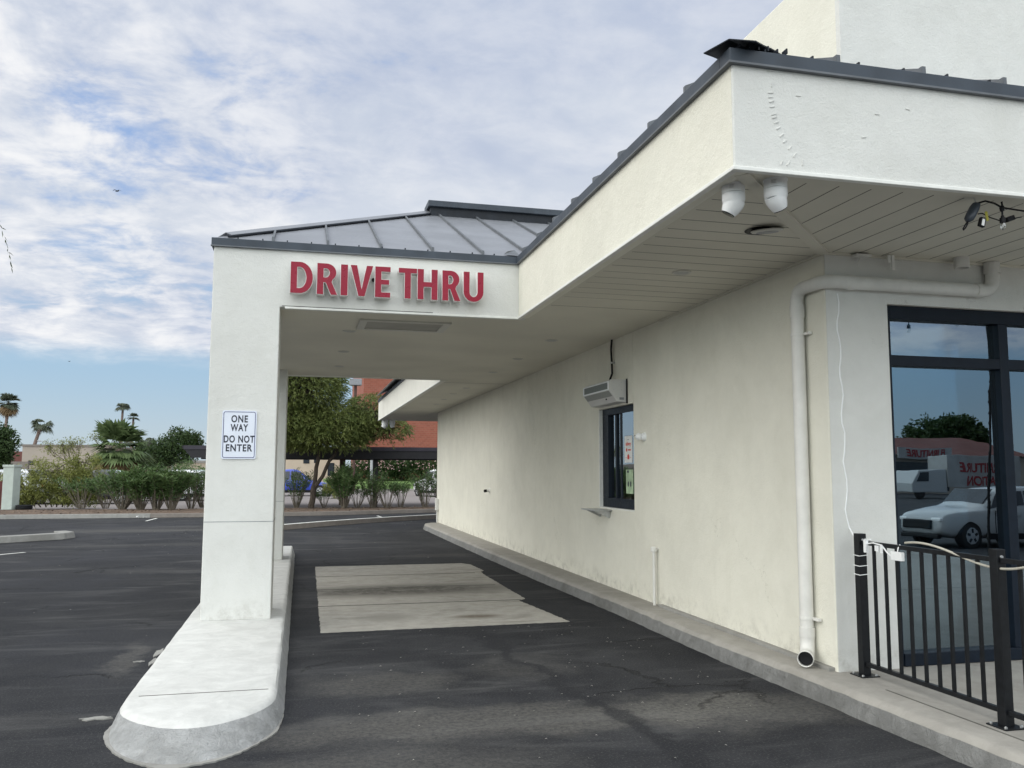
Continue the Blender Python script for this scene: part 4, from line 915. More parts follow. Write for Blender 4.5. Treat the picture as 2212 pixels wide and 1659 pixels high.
# string lights under the eave, with an outdoor plug
sl_ = thing('string_light', 'black string light cable with clear bulbs hanging under the front eave', 'string lights', (4.3, 4.4, 3.35))
p0 = Vector((4.105, 4.40, 3.34)); cb = []
SP = [Vector((4.105, 4.40, 3.338)), Vector((4.15, 4.38, 3.352)), Vector((4.21, 4.37, 3.338)), Vector((4.265, 4.37, 3.315))]
for i in range(60):
    x = 4.265 + i * .12; ph = (x - 4.265) % .6
    SP.append(Vector((x, 4.37 - .0 * i, 3.315 - .09 * math.sin(math.pi * ((x - 4.265) % 1.2) / 1.2) * (1 if i > 5 else .25))))
MB().tube(SP, .0062, 8).build('cable', M['black'], sl_, smooth=True)
def bulbat(p, first=True):
    MB().lathe([(.010, .012), (.016, .0), (.013, -.02), (.006, -.026), (.005, -.05), (.009, -.052), (.012, -.066), (.018, -.068), (.018, -.098), (.014, -.10)], Matrix.Translation(p), 14).build('socket', M['black'], sl_, smooth='auto')
    MB().lathe([(.014, -.10), (.017, -.108), (.0185, -.12), (.015, -.136), (.006, -.144)], Matrix.Translation(p), 16).build('bulb', M['bulb'], sl_, smooth=True)
for x in (4.265, 4.865, 5.465, 6.065, 6.665): bulbat(min(SP, key=lambda q: abs(q.x - x)))
MB().tube([(4.265, 4.37, 3.325), (4.262, 4.37, 3.35), (4.268, 4.37, 3.355), (4.27, 4.37, 3.33)], .004, 6).build('hook', M['black'], sl_)
t = thing('outdoor_plug', 'dark rounded outdoor plug box with hanging loop dangling under the eave', 'outdoor plug', (4.05, 4.4, 3.2))
ax = (Vector((4.005, 4.40, 3.19)) - Vector((4.10, 4.40, 3.345))); L_ = ax.length; Mq = Matrix.Translation((4.105, 4.40, 3.34)) @ ax.normalized().to_track_quat('Z', 'Y').to_matrix().to_4x4()
MB().lathe([(.012, 0), (.030, .012), (.036, .04), (.036, .10), (.033, .125), (.018, .142), (.004, .148)], Mq @ Matrix.Diagonal((1.0, .75, 1, 1)), 18).build('case', pm('charcoal_plastic', (.035, .045, .06), .45, .1, 20), t, smooth='auto')
MB().tube([Mq @ Vector(q) for q in ((0, 0, .14), (.012, 0, .17), (.010, 0, .20), (0, 0, .212), (-.010, 0, .20), (-.008, 0, .17), (0, 0, .14))], .0045, 6).build('loop', M['black'], t)
MB().tube([(4.10, 4.40, 3.34), (4.088, 4.40, 3.365), (4.085, 4.40, SZ)], .0025, 5).build('hook', M['steel'], t)
t = thing('dangling_plug', 'small black plug with white and yellow paper tags beside the dark outdoor plug box', 'plug', (4.14, 4.42, 3.2))
MB().box(-.02, .02, -.012, .012, -.03, .03, M=Matrix.Translation((4.145, 4.41, 3.222)) @ Matrix.Rotation(R(18), 4, 'Y')).build('plug_body', M['black'], t, bevel=.004)
MB().box(-.010, .010, -.001, .001, -.022, .022, M=Matrix.Translation((4.140, 4.393, 3.218)) @ Matrix.Rotation(R(14), 4, 'Y')).build('white_tag', M['paper'], t)
MB().box(-.010, .010, -.001, .001, -.03, .03, M=Matrix.Translation((4.175, 4.40, 3.262)) @ Matrix.Rotation(R(-8), 4, 'Y')).build('yellow_tag', pm('yellow_tag', (.35, .32, .04), .6), t)
MB().tube([(4.12, 4.41, 3.275), (4.16, 4.42, 3.285), (4.22, 4.42, 3.262), (4.30, 4.42, 3.245), (4.37, 4.42, 3.262), (4.45, 4.41, 3.28)], .004, 6).build('lead', M['black'], t, smooth=True)
MB().box(-.03, .03, -.014, .014, -.016, .016, M=Matrix.Translation((4.37, 4.42, 3.265)) @ Matrix.Rotation(R(-20), 4, 'Y')).build('connector', M['black'], t, bevel=.004)

# ------------------------------------------------------------------ vegetation
def leafq(mb_, p, d_, l, w, mi=0, rnd=random):
    d_ = d_.normalized(); s_ = d_.cross(Vector((rnd.uniform(-1, 1), rnd.uniform(-1, 1), rnd.uniform(-1, 1)))); s_ = s_.normalized() * w / 2 if s_.length > 1e-4 else Vector((w / 2, 0, 0))
    mb_.face([p, p + d_ * l * .45 + s_, p + d_ * l, p + d_ * l * .45 - s_], mi)
def rv3(rnd):
    while True:
        v = Vector((rnd.uniform(-1, 1), rnd.uniform(-1, 1), rnd.uniform(-1, 1)))
        if .05 < v.length < 1: return v
def limb(mb_, a, b, r0, r1, rnd, wob=.1, n=6, seg=7):
    a = Vector(a); b = Vector(b); L = (b - a).length; pts = [a.lerp(b, i / n) + (rv3(rnd) * wob * L * .3 if 0 < i < n else Vector((0, 0, 0))) for i in range(n + 1)]
    mb_.tube(pts, [r0 + (r1 - r0) * i / n for i in range(n + 1)], seg); return pts
def bushy_tree(name, base, blobs, leafmt, trunk, nleaf, leaf, label, cat='tree', seed=1, group=None, droop=0., bark='bark', extra=None, clump=.35):
    rnd = random.Random(seed); base = Vector(base); t = thing(name, label, cat, base, group); tm = MB()
    for tr in trunk: limb(tm, base + Vector(tr[0]), base + Vector(tr[1]), tr[2], tr[3], rnd, .12)
    cm = MB(); tot = sum(b[3] * b[4] * b[5] for b in blobs)
    for b in blobs:
        c = base + Vector(b[:3]); n_ = int(nleaf * b[3] * b[4] * b[5] / tot); ncl = max(4, int(n_ / 45))
        for ci in range(ncl):
            v = rv3(rnd); v = v.normalized() * (v.length ** .5 * .62 + .38 * rnd.random()) ; cc = c + Vector((v.x * b[3], v.y * b[4], v.z * b[5]))
            if ci % 5 == 0: tm.tube([c + (cc - c) * .1, c + (cc - c) * .6 + rv3(rnd) * .1, cc], [.03 * b[3] ** .5, .018, .006], 5)
            cr = clump * rnd.uniform(.6, 1.3) * min(b[3], b[5]) ** .5
            for j in range(45):
                p = cc + rv3(rnd) * cr; dr = rv3(rnd) + Vector((0, 0, -droop)) + (cc - c) * .15
                leafq(cm, p, dr, leaf[0] * rnd.uniform(.6, 1.3), leaf[1] * rnd.uniform(.7, 1.2), 0, rnd)
    if extra: extra(tm, cm, rnd, base)
    tm.build('trunk', M[bark], t, smooth=True, fix=False); cm.build('crown', leafmt, t, fix=False); return t
def weeping(name, base, top, blobs, n_str, label, trunk, seed=3, leafmt=None, slen=(.5, 1.3), group=None, lw=(.11, .020), step=.05, dr=.13):
    rnd = random.Random(seed); base = Vector(base); t = thing(name, label, 'tree', base, group); tm = MB(); cm = MB()
    for tr in trunk: limb(tm, base + Vector(tr[0]), base + Vector(tr[1]), tr[2], tr[3], rnd, .12)
    tot = sum(b[3] * b[4] * b[5] for b in blobs)
    for b in blobs:
        c = base + Vector(b[:3])
        for i in range(int(n_str * b[3] * b[4] * b[5] / tot)):
            v = rv3(rnd); v = v.normalized() * (v.length ** .6); p = c + Vector((v.x * b[3], v.y * b[4], v.z * b[5])); d_ = Vector((v.x * .5 + rnd.uniform(-.3, .3), v.y * .5 + rnd.uniform(-.3, .3), .15)); L = rnd.uniform(*slen); s = 0
            if i % 14 == 0: tm.tube([c + (p - c) * .15, c + (p - c) * .6 + rv3(rnd) * .15, p], [.035, .02, .006], 5)
            while s < L:
                p = p + d_.normalized() * step; d_ = d_ + Vector((rnd.uniform(-.08, .08), rnd.uniform(-.08, .08), -dr)); s += step
                for q in (-1, 1):
                    if rnd.random() < .8: leafq(cm, p, d_.normalized() * .8 + rv3(rnd) * .55, lw[0] * rnd.uniform(.7, 1.3), lw[1], 0, rnd)
    tm.build('trunk', M['bark'], t, smooth=True, fix=False); cm.build('crown', leafmt or M['lf_acacia'], t, fix=False); return t
TB = at(672, 1097, z=.13)
weeping('willow_acacia', (TB.x, TB.y, .1), 6, [(-.55, 0, 5.0, 1.6, 1.4, 1.5), (-.9, 0, 3.4, 1.4, 1.2, 1.0), (.9, 0, 3.45, 1.4, 1.3, .75), (2.35, 0, 3.95, .95, 1.0, .8), (3.05, .1, 3.3, .75, .8, .5), (.4, -.1, 2.9, 1.8, 1.1, .55)], 10500,
        'weeping acacia tree with forked dark trunk seen through the drive-thru between the columns', [((0, 0, 0), (.08, 0, .9), .13, .11), ((.05, 0, .8), (.3, 0, 2.5), .095, .07), ((.1, 0, .85), (1.0, .1, 2.45), .085, .06), ((.3, 0, 2.4), (-.5, 0, 4.4), .07, .03), ((1.0, .1, 2.4), (2.0, .2, 4.2), .055, .02), ((.9, .1, 2.4), (3.3, .1, 3.35), .05, .015), ((.3, 0, 2.4), (.4, .2, 4.5), .06, .02)], slen=(.2, .62), lw=(.13, .028), step=.065, dr=.07)
# tree at the very left whose drooping twigs reach into the frame
weeping('pepper_tree', (-6.9, 11.4, 0), 6, [(-.2, 0, 4.6, 2.4, 2.0, 1.5), (2.03, .4, 4.85, .85, .7, .6), (2.0, .5, 3.45, .95, .6, .32)], 1800,
        'tall pepper tree whose drooping twig tips enter at the left edge of the photo', [((0, 0, 0), (.1, 0, 1.8), .22, .17), ((.1, 0, 1.7), (-.8, .2, 4.2), .13, .05), ((.1, 0, 1.7), (1.4, .3, 4.6), .11, .03)], 8, leafmt=M['lf_dark'], slen=(.4, 1.0), lw=(.07, .012), step=.04)

# oleander hedge, four kinds of bush copied along the planter
def oleander(seed, h, spread, dens_, lean=0):
    rnd = random.Random(seed); t = thing('oleander_shrub', 'oleander', 'shrub', (0, 0, 0), 'oleander shrubs along the planter kerb'); sm = MB(); lm = MB()
    for i in range(int(22 * dens_) + 6):
        a = rnd.uniform(0, math.tau); r_ = rnd.random() ** .6; top = Vector((math.cos(a) * spread * r_ + lean * .2, math.sin(a) * spread * r_ * .8, h * rnd.uniform(.72, 1.0) * (1 - .18 * r_)))
        b0 = Vector((math.cos(a) * .10, math.sin(a) * .10, 0)); midp = b0.lerp(top, .5) + Vector((0, 0, h * .1)) + rv3(rnd) * .07
        sm.tube([b0, midp, top], [.016, .012, .006], 5); start = rnd.uniform(.18, .42) if dens_ > .6 else rnd.uniform(.35, .65)
        nl = int((95 if dens_ > .9 else 55) * (.5 + dens_ * .5))
        for j in range(nl):
            f = start + (1 - start) * (j / nl) ** .8; p = (b0.lerp(midp, f * 2) if f < .5 else midp.lerp(top, f * 2 - 1)); aa = rnd.uniform(0, math.tau)
            leafq(lm, p + rv3(rnd) * .07, Vector((math.cos(aa), math.sin(aa), rnd.uniform(.1, 1.3))), rnd.uniform(.12, .21), rnd.uniform(.026, .042), 0, rnd)
    sm.build('stem', M['twig'], t, smooth=True, fix=False); lm.build('foliage', M['lf_oleander'], t, fix=False); return t
protos = [oleander(21, 1.75, .85, 1.5), oleander(22, 1.7, .95, 1.0), oleander(23, 1.35, .9, .45), oleander(24, 1.8, 1.0, .65)]
used = set()
spots = [(177, 1098, 2, 1.05), (228, 1098, 2, .95), (264, 1100, 1, 1.0), (303, 1101, 0, 1.0), (337, 1101, 0, 1.0), (370, 1101, 0, .95), (412, 1098, 3, .95), (439, 1096, 3, .9), (468, 1096, 1, 1.0),
         (640, 1096, 3, .85), (700, 1097, 2, .55), (744, 1098, 0, .95), (772, 1097, 2, .7), (806, 1097, 3, .85), (836, 1097, 2, .85), (866, 1096, 2, .8), (918, 1096, 3, .8), (955, 1095, 3, 1.0)]
sparse = {2: 'sparse twiggy oleander', 3: 'open bare-stemmed oleander', 1: 'leafy oleander', 0: 'dense dark oleander'}
wh = ['first shrub right of the yellow-green bush', 'second shrub right of the yellow-green bush', 'in front of the big fan palm, right of the twiggy pair', 'first of the dense clump in the middle of the left hedge', 'centre of the dense clump in the left hedge', 'last of the dense clump in the left hedge', 'in front of the white suv left of the column', 'touching the left edge of the near column', 'mostly hidden behind the near column',
      'left of the forked acacia trunk under the canopy', 'small one just right of the forked acacia trunk', 'right of the blue car by the round yellow bush', 'low one between the dense bush and the black carport post', 'at the foot of the black carport post', 'just right of the black carport post', 'low one in front of the lawn', 'in front of the white suv beside the far wall corner', 'hidden beyond the far wall corner']
for i, (px, py, kd, sc) in enumerate(spots):
    p = at(px, py, z=.11); src = protos[kd]
    o = src if kd not in used else copy_tree(src); used.add(kd)
    if px > 500: p.y = max(p.y, 34.6)
    o.location = (p.x, p.y, .10); o.rotation_euler = (0, 0, i * 1.37); o.scale = (sc * (1.3 if 255 < px < 450 else 1.12), sc * 1.0, sc * (1.02 if px < 500 else 1.12))
    o['label'] = sparse[kd] + ', ' + wh[i]
# yellow green sprawling bush at left
yb = at(115, 1096, z=.11)
bushy_tree('desert_senna_bush', (yb.x, yb.y + .5, .1), [(-1.2, 0, .8, 1.5, .9, .75), (.5, 0, .8, 1.3, .9, .75), (-.2, .2, 1.5, 1.5, .8, .65), (1.3, -.2, 1.0, .9, .7, .7), (-1.6, .1, .45, 1.2, .9, .4), (1.0, 0, 1.9, .7, .6, .45), (.6, 0, .4, 1.3, .8, .35)], M['lf_yellow'],
           [((x * .3, 0, 0), (x * .9, 0, 1.6), .03, .01) for x in (-2, -1.3, -.6, 0, .7, 1.4)], 17000, (.15, .034), 'sprawling yellow-green bush beside the pale green cabinet', 'bush', 31, droop=.3, bark='twig', clump=.30)
bb = at(722, 1062, y=52)
bushy_tree('round_yellow_bush', (bb.x, bb.y, 0), [(0, 0, .6, .8, .7, .6)], M['lf_yellow'], [((0, 0, 0), (0, 0, .5), .04, .02)], 3000, (.13, .035), 'small round yellow-green bush in front of the blue car', 'bush', 32, clump=.2)
# far trees
def far_tree(px, pbase, y, blobs, mt, n, leaf, label, seed, name='shade_tree', trunkh=None, droop=0, clump=.4):
    b = at(px, pbase, y=y); b.z = 0
    return bushy_tree(name, b, blobs, mt, [((0, 0, 0), (0, 0, trunkh or 2.5), .18, .1)], n, leaf, label, 'tree', seed, droop=droop, clump=clump)
far_tree(2, 1010, 62, [(-.3, 0, 3.3, 1.15, 1.2, 1.3), (-.7, 0, 2.4, 1.3, 1.2, 1.2)], M['lf_dark'], 12000, (.24, .10), 'dark round tree at the far left edge behind the cabinet', 41)
far_tree(383, 1010, 78, [(0, 0, 3.6, 1.9, 1.6, 1.5), (-1.4, 0, 2.9, 1.3, 1.2, 1.1), (.9, 0, 4.2, 1.1, 1.1, .8)], M['lf_dark'], 8000, (.28, .11), 'dark leafy tree behind the tall grey light pole left of the column', 42)
far_tree(323, 1010, 84, [(0, 0, 2.9, 2.2, 1.5, 1.1), (-2.0, 0, 2.5, 1.0, 1.2, .9)], M['lf_dark'], 6000, (.28, .11), 'low dark tree mass right of the big fan palm', 43)
far_tree(408, 1012, 56, [(0, 0, 1.3, 1.2, 1.1, .9), (1.0, 0, 1.0, .9, .9, .7)], M['lf_oleander'], 2200, (.18, .05), 'rounded green bush behind the white suv near the carport', 44, 'garden_bush', .8)
# sparse mesquite
b = at(203, 1008, y=67); b.z = 0; rnd = random.Random(77); t = thing('sparse_mesquite', 'half bare tree with thin crooked branches left of the big fan palm', 'tree', b); tm = MB(); cm = MB()
def grow(p, d_, L, r_, lev):
    q = p + d_ * L; tm.tube([p, p.lerp(q, .5) + rv3(rnd) * L * .12, q], [r_, r_ * .8, r_ * .6], 5)
    if lev <= 2:
        for j in range(16 if q.z < 3.2 else 7): leafq(cm, q + rv3(rnd) * .35, rv3(rnd), .16, .05, 0, rnd)
    if lev == 0: return
    for j in range(3): grow(q, (d_ + rv3(rnd) * .75 + Vector((0, 0, .1))).normalized(), L * rnd.uniform(.62, .85), r_ * .6, lev - 1)
grow(Vector(b), Vector((0, 0, 1)), 1.0, .11, 0); grow(Vector(b) + Vector((0, 0, .8)), Vector((-.75, 0, .7)).normalized(), 1.25, .07, 4); grow(Vector(b) + Vector((0, 0, .9)), Vector((.35, 0, 1)).normalized(), 1.35, .07, 4)
tm.build('trunk', M['bark'], t, smooth=True, fix=False); cm.build('crown', M['lf_yellow'], t, fix=False)
# fan palms
def fanpalm(px, ptop, pbase, y, cr, label, seed, nfan=34, skirt=0., lean=0., mt='lf_palm', tr=.16, flat=False, name='fan_palm', seg=16):
    rnd = random.Random(seed); top = at(px, ptop, y=y); b = Vector((top.x + lean, y, 0)); t = thing(name, label, 'palm tree', b, 'palm trees on the skyline' if y > 100 else None); tm = MB()
    n_ = 10; hz = top.z - cr * (.35 if flat else .98)
    tm.tube([b.lerp(Vector((top.x, y, hz)), i / n_) + Vector((lean * .12 * math.sin(math.pi * i / n_), 0, 0)) for i in range(n_ + 1)], [tr * (1.25 - .5 * i / n_) for i in range(n_ + 1)], 9)
    tm.build('trunk', M['palmbark'], t, smooth=True, fix=False); c = Vector((top.x, y, hz)); cm = MB(); dm = MB()
    def fan(m_, el, az, L, droop_):
        d_ = Vector((math.cos(az) * math.cos(el), math.sin(az) * math.cos(el), math.sin(el))); pet = c + d_ * L * .42; s_ = d_.cross(Vector((0, 0, 1))); s_ = s_.normalized() if s_.length > .01 else Vector((1, 0, 0)); u_ = s_.cross(d_)
        m_.tube([c, pet], [.02, .012], 4)
        for j in range(seg):
            a = R(-75 + 150 * j / (seg - 1)); dd = (d_ * math.cos(a) + s_ * math.sin(a)).normalized(); w = s_ * math.cos(a) * .10 * L - d_ * math.sin(a) * .10 * L; l = L * .72 * rnd.uniform(.85, 1.1)
            tip = pet + dd * l + Vector((0, 0, -droop_ * l * rnd.uniform(.7, 1.3))); mp = pet + dd * l * .55
            m_.face([pet, mp + w * .6, tip, mp - w * .6])
    for i in range(nfan):
        el = R(rnd.uniform(-35, 80)) if not flat else R(rnd.uniform(-25, 45)); fan(cm, el, i * 2.399, cr * rnd.uniform(.8, 1.15), .22 if not flat else .6)
    for i in range(int(skirt)): fan(dm, R(rnd.uniform(-88, -50)), i * 2.399, cr * rnd.uniform(.8, 1.25), .3)
    cm.build('crown', M[mt], t, fix=False)
    if skirt: dm.build('dead_frond_skirt', M['lf_dead'], t, fix=False)
    return t
fanpalm(261, 904, 1008, 60, 2.0, 'big bushy fan palm with a brown dead skirt in the middle of the left background', 51, 34, 50, mt='lf_palm', tr=.3, seg=20)
fanpalm(20, 847, 1000, 130, 1.45, 'tall skyline palm with a shaggy skirt at the far left edge', 52, 30, 26, lean=-.4, mt='lf_farpalm', tr=.22)
fanpalm(90, 911, 1000, 130, 1.45, 'leaning skyline palm with a few drooping fronds beside the curved street lamp', 53, 18, 0, lean=-1.6, mt='lf_farpalm', tr=.26, flat=True)
fanpalm(266, 873, 1000, 200, 1.5, 'tallest thin skyline palm with a flat crown above the big fan palm', 54, 26, 0, lean=-.3, mt='lf_farpalm', tr=.3, flat=True)
fanpalm(289, 889, 1000, 200, 1.3, 'thin skyline palm just right of the tallest one', 55, 20, 0, lean=-.3, mt='lf_farpalm', tr=.28)
fanpalm(320, 949, 1000, 120, 1.1, 'low skyline palm poking out of the trees right of the big fan palm', 56, 22, 0, mt='lf_farpalm', tr=.25, flat=True)

# ------------------------------------------------------------------ cars
def carmesh(name, label, paint, kind='suv', loc=(0, 0, 0), rz=0., group=None, L=4.6, Wd=1.84, H=1.68):
    t = thing(name, label, 'car', (0, 0, 0), group); w = Wd / 2
    if kind == 'suv': st = [(-.5, .42, .62, 0, .78), (-.485, .34, .80, 0, .90), (-.44, .26, .92, 0, .97), (-.30, .22, 1.00, 0, 1), (-.19, .22, 1.04, 0, 1), (-.08, .22, 1.06, .93, 1), (.05, .22, 1.07, 1.0, 1), (.22, .22, 1.08, 1.0, 1), (.36, .22, 1.09, .95, 1), (.45, .26, 1.08, .62, .98), (.488, .34, .98, 0, .93), (.5, .44, .72, 0, .86)]
    else: st = [(-.5, .40, .55, 0, .74), (-.485, .30, .68, 0, .88), (-.43, .24, .78, 0, .96), (-.28, .20, .88, 0, 1), (-.17, .20, .92, 0, 1), (-.03, .20, .95, .94, 1), (.08, .20, .96, 1.0, 1), (.20, .20, .97, .97, 1), (.34, .20, .99, .45, .99), (.42, .22, .99, 0, .98), (.488, .30, .92, 0, .92), (.5, .42, .70, 0, .84)]
    secs = []
    for (fx, zb, zs_, rf, wf) in st:
        x = fx * L; ww = w * wf; zr = zs_ + (H - .05 - zs_) * rf; wr = ww * (1 - .22 * rf) if rf else ww * .80
        zr2 = zr if rf else zs_ + .03
        half = [(ww * .80, zb), (ww * .985, zb + .10), (ww, (zb + zs_) / 2), (ww * .97, zs_ - .03), (ww * .93, zs_ + .01), (wr, zr2), (wr * .82, zr2 + .04), (0, zr2 + (.055 if rf else .05))]
        secs.append((x, half))
    b = MB(); K = 15
    for x, h in secs:
        for (yy, zz) in h: b.v.append((x, yy, zz))
        for (yy, zz) in reversed(h[:-1]): b.v.append((x, -yy, zz))
    for i in range(len(secs) - 1):
        for j in range(K): b.f.append((i * K + j, i * K + (j + 1) % K, (i + 1) * K + (j + 1) % K, (i + 1) * K + j)); b.m.append(0)
    b.f.append(tuple(range(K))); b.m.append(0); b.f.append(tuple((len(secs) - 1) * K + j for j in reversed(range(K)))); b.m.append(0)
    body = b.build('body', paint, t, smooth=True); ss = body.modifiers.new('s', 'SUBSURF'); ss.levels = 1; ss.render_levels = 2
    gi = [i for i, s_ in enumerate(st) if s_[3] > .3]
    def side(x, f, sgn, out=.012):      # point on the glasshouse side at fraction f between belt and roof rail
        for i in range(len(secs) - 1):
            if secs[i][0] <= x <= secs[i + 1][0]:
                u_ = (x - secs[i][0]) / (secs[i + 1][0] - secs[i][0]); a_ = Vector(secs[i][1][4]).lerp(Vector(secs[i + 1][1][4]), u_); c_ = Vector(secs[i][1][5]).lerp(Vector(secs[i + 1][1][5]), u_)
                q = a_.lerp(c_, f); return Vector((x, sgn * (q.x + out), q.y))
    xs0 = (st[gi[0]][0] - .02) * L; xm_ = .10 * L; xe = (st[gi[-1]][0] + (-.03 if kind == 'suv' else -.04)) * L
    for sgn in (-1, 1):
        for (xa_, xb_, ta) in ((xs0, xm_ - .04, .42), (xm_ + .04, xe - .42, 0), (xe - .34, xe, 0)):
            if xb_ <= xa_: continue
            lo = [side(xa_ - (ta if ta else 0) * .6, .12, sgn) or side(xa_, .12, sgn), side(xb_, .12, sgn), side(xb_, .86, sgn), side(xa_ + (.06 if ta else 0), .86, sgn)]
            n_ = MB().face(lo).build('side_window', M['glassdark'], t, fix=False); n_.modifiers.new('s', 'SOLIDIFY').thickness = .01
    # windscreen and rear window: bridge between hood end and roof start
    def cross(i, j, f0, f1, name_):
        A_ = secs[i]; B_ = secs[j]
        def pt(f, sg): 
            x = A_[0] + (B_[0] - A_[0]) * f; y_ = (A_[1][5][0] + (B_[1][5][0] - A_[1][5][0]) * f) * .93; z_ = A_[1][6][1] + (B_[1][6][1] - A_[1][6][1]) * f + .03
            return Vector((x, sg * y_, z_))
        m_ = MB().face([pt(f0, -1), pt(f0, 1), pt(f1, 1), pt(f1, -1)]).build(name_, M['glassdark'], t, fix=False); m_.modifiers.new('s', 'SOLIDIFY').thickness = .02
    cross(gi[0] - 1, gi[0], .12, .9, 'windscreen'); cross(gi[-1] + 1, gi[-1], .25, 1.0, 'rear_window')
    tyre = pm('tyre', (.015, .015, .016), .8, .1, 20) if 'tyre' not in M else M['tyre']; M['tyre'] = tyre
    for fx in (-.31, .30):
        for sgn in (-1, 1):
            Mw = Matrix.Translation((fx * L, sgn * (w - .10), .335)) @ Matrix.Rotation(R(90) * sgn * -1, 4, 'X')
            wh_ = MB().lathe([(.22, -.11), (.32, -.10), (.335, -.06), (.335, .07), (.32, .11), (.23, .115)], Mw, 24).build('wheel', tyre, t, smooth='auto')
            MB().lathe([(.225, .1155), (.21, .10), (.06, .112), (.03, .12)], Mw, 10).build('rim', M['steel'], wh_, root=t)
            MB().lathe([(.372, -.02), (.372, .100)], Mw, 24).build('wheel_arch', M['black'], t)
            sp_ = MB()
            for q in range(5): sp_.box(-.035, .035, .085, .19, .105, .118, M=Mw @ Matrix.Rotation(R(36 + 72 * q), 4, 'Z'))
            sp_.build('rim_gap', M['black'], wh_, root=t)
    for sgn in (-1, 1):
        MB().box(-.495 * L, -.46 * L, min(sgn * w * .88, sgn * w * .55), max(sgn * w * .88, sgn * w * .55), .70 if kind == 'suv' else .58, .80 if kind == 'suv' else .68).build('headlight', M['whitep'], t, bevel=.03)
        MB().box(.47 * L, .497 * L, min(sgn * w * .9, sgn * w * .62), max(sgn * w * .9, sgn * w * .62), .82, .98).build('tail_light', M['taill'], t, bevel=.02)
        MB().box(-.12 * L, -.075 * L, min(sgn * (w + .02), sgn * (w + .18)), max(sgn * (w + .02), sgn * (w + .18)), .98 if kind == 'suv' else .9, 1.11 if kind == 'suv' else 1.02).build('mirror', paint, t, bevel=.03)
    for sgn in (-1, 1):
        ya, yb = sorted((sgn * (w - .02), sgn * (w + .012)))
        MB().box(-.20 * L, .19 * L, ya, yb, .24, .40).build('sill', M['black'], t, bevel=.01)
        sm2 = MB()
        for xq in (-.115 * L, .10 * L, .285 * L - .2): sm2.box(xq, xq + .012, ya, yb - .004 if sgn > 0 else yb, .42, (1.0 if kind == 'suv' else .9))
        sm2.each('door_gap', M['black'], t)
        for xq in (.02 * L, .19 * L): MB().box(xq, xq + .16, *sorted((sgn * (w - .01), sgn * (w + .03))), .86 if kind == 'suv' else .78, .89 if kind == 'suv' else .81).build('door_handle', paint, t)
    MB().box(-.512 * L, -.49 * L, -w * .62, w * .62, .50, .74 if kind == 'suv' else .6).build('grille', M['black'], t, bevel=.03)
    MB().box(-.500 * L, -.47 * L, -w * .8, w * .8, .26, .38).build('bumper_intake', M['black'], t, bevel=.03)
    MB().box(.492 * L, .503 * L, -.25, .25, .60, .72).build('number_plate', M['paper'], t)
    t.location = loc; t.rotation_euler = (0, 0, rz); return t
M['taill'] = pm('tail_lamp', (.35, .01, .015), .25)
def paint(name, c, metal=0.): 
    mt, k = newmat(name); finish(k, c + (1,), .28, None, metal=metal, spec=.5, Coat_Weight=.7, Coat_Roughness=.05); return mt
cw = paint('white_car_paint', (.74, .75, .77)); cbl = paint('blue_car_paint', (.02, .05, .38)); cdk = paint('dark_car_paint', (.03, .035, .04)); cgn = paint('pale_green_car_paint', (.42, .52, .50)); csl = paint('silver_car_paint', (.42, .44, .46), .4)
def pc(px, y): q = at(px, 1030, y=y); return (q.x, q.y, .006)
carmesh('parked_car', 'white suv parked under the carport beside the far wall corner', cw, 'suv', pc(952, 55), R(-70), 'parked cars beyond the hedge', H=1.78)
carmesh('parked_car', 'bright blue car parked behind the forked acacia trunk', cbl, 'sedan', pc(643, 58), R(180), 'parked cars beyond the hedge', H=1.75)
carmesh('parked_car', 'white suv behind the bare oleanders just left of the near column', cw, 'suv', pc(420, 50), R(176), 'parked cars beyond the hedge')
carmesh('parked_car', 'pale yellow-green small car behind the white suv left of the column', cgn, 'suv', pc(447, 56), R(176), 'parked cars beyond the hedge', L=4.0)
carmesh('parked_car', 'dark grey car behind the twiggy oleanders left of the fan palm', cdk, 'sedan', pc(205, 46), R(0), 'parked cars beyond the hedge')
carmesh('parked_car', 'pale green car roof showing under the sparse mesquite', cgn, 'sedan', pc(225, 54), R(10), 'parked cars beyond the hedge')
carmesh('parked_car', 'silver car behind the dense oleander clump', csl, 'sedan', pc(338, 50), R(5), 'parked cars beyond the hedge')
carmesh('parked_car', 'silver car at the left edge behind the maroon fence', csl, 'sedan', pc(-8, 46), R(0), 'parked cars beyond the hedge')
carmesh('parked_car', 'white car partly hidden behind the yellow-green bush', cw, 'suv', pc(68, 47), R(150), 'parked cars beyond the hedge')

# ------------------------------------------------------------------ background buildings and poles
def bx(name, label, cat, x0p, x1p, y, ztop, depth, mt, z0=0, wins=(), cap_=None, slab=None):
    a = at(x0p, 1010, y=y).x; b = at(x1p, 1010, y=y).x; t = thing(name, label, cat, ((a + b) / 2, y, 0))
    MB().box(a, b, y, y + depth, z0, ztop).build('wall', mt, t)
    if cap_: MB().box(a - .1, b + .1, y - .08, y + depth, ztop + .001, ztop + .22).build('roof_edge', cap_, t)
    for (p0_, p1_, q0, q1) in wins:
        u0 = at(p0_, 1010, y=y).x; u1 = at(p1_, 1010, y=y).x; v1 = at(p0_, q0, y=y).z; v0 = at(p0_, q1, y=y).z
        w_ = MB().box(u0, u1, y - .06, y + .02, v0, v1).build('window', M['darkframe'], t); MB().box(u0 + .08, u1 - .08, y - .075, y - .062, v0 + .08, v1 - .08).build('pane', M['glassdark'], w_, root=t)
    return t
bx('brick_building', 'tall red brick building rising behind the carport and far porch', 'building', 782, 1250, 88, 13.0, 20, M['brick'], wins=((990, 1040, 900, 960),))
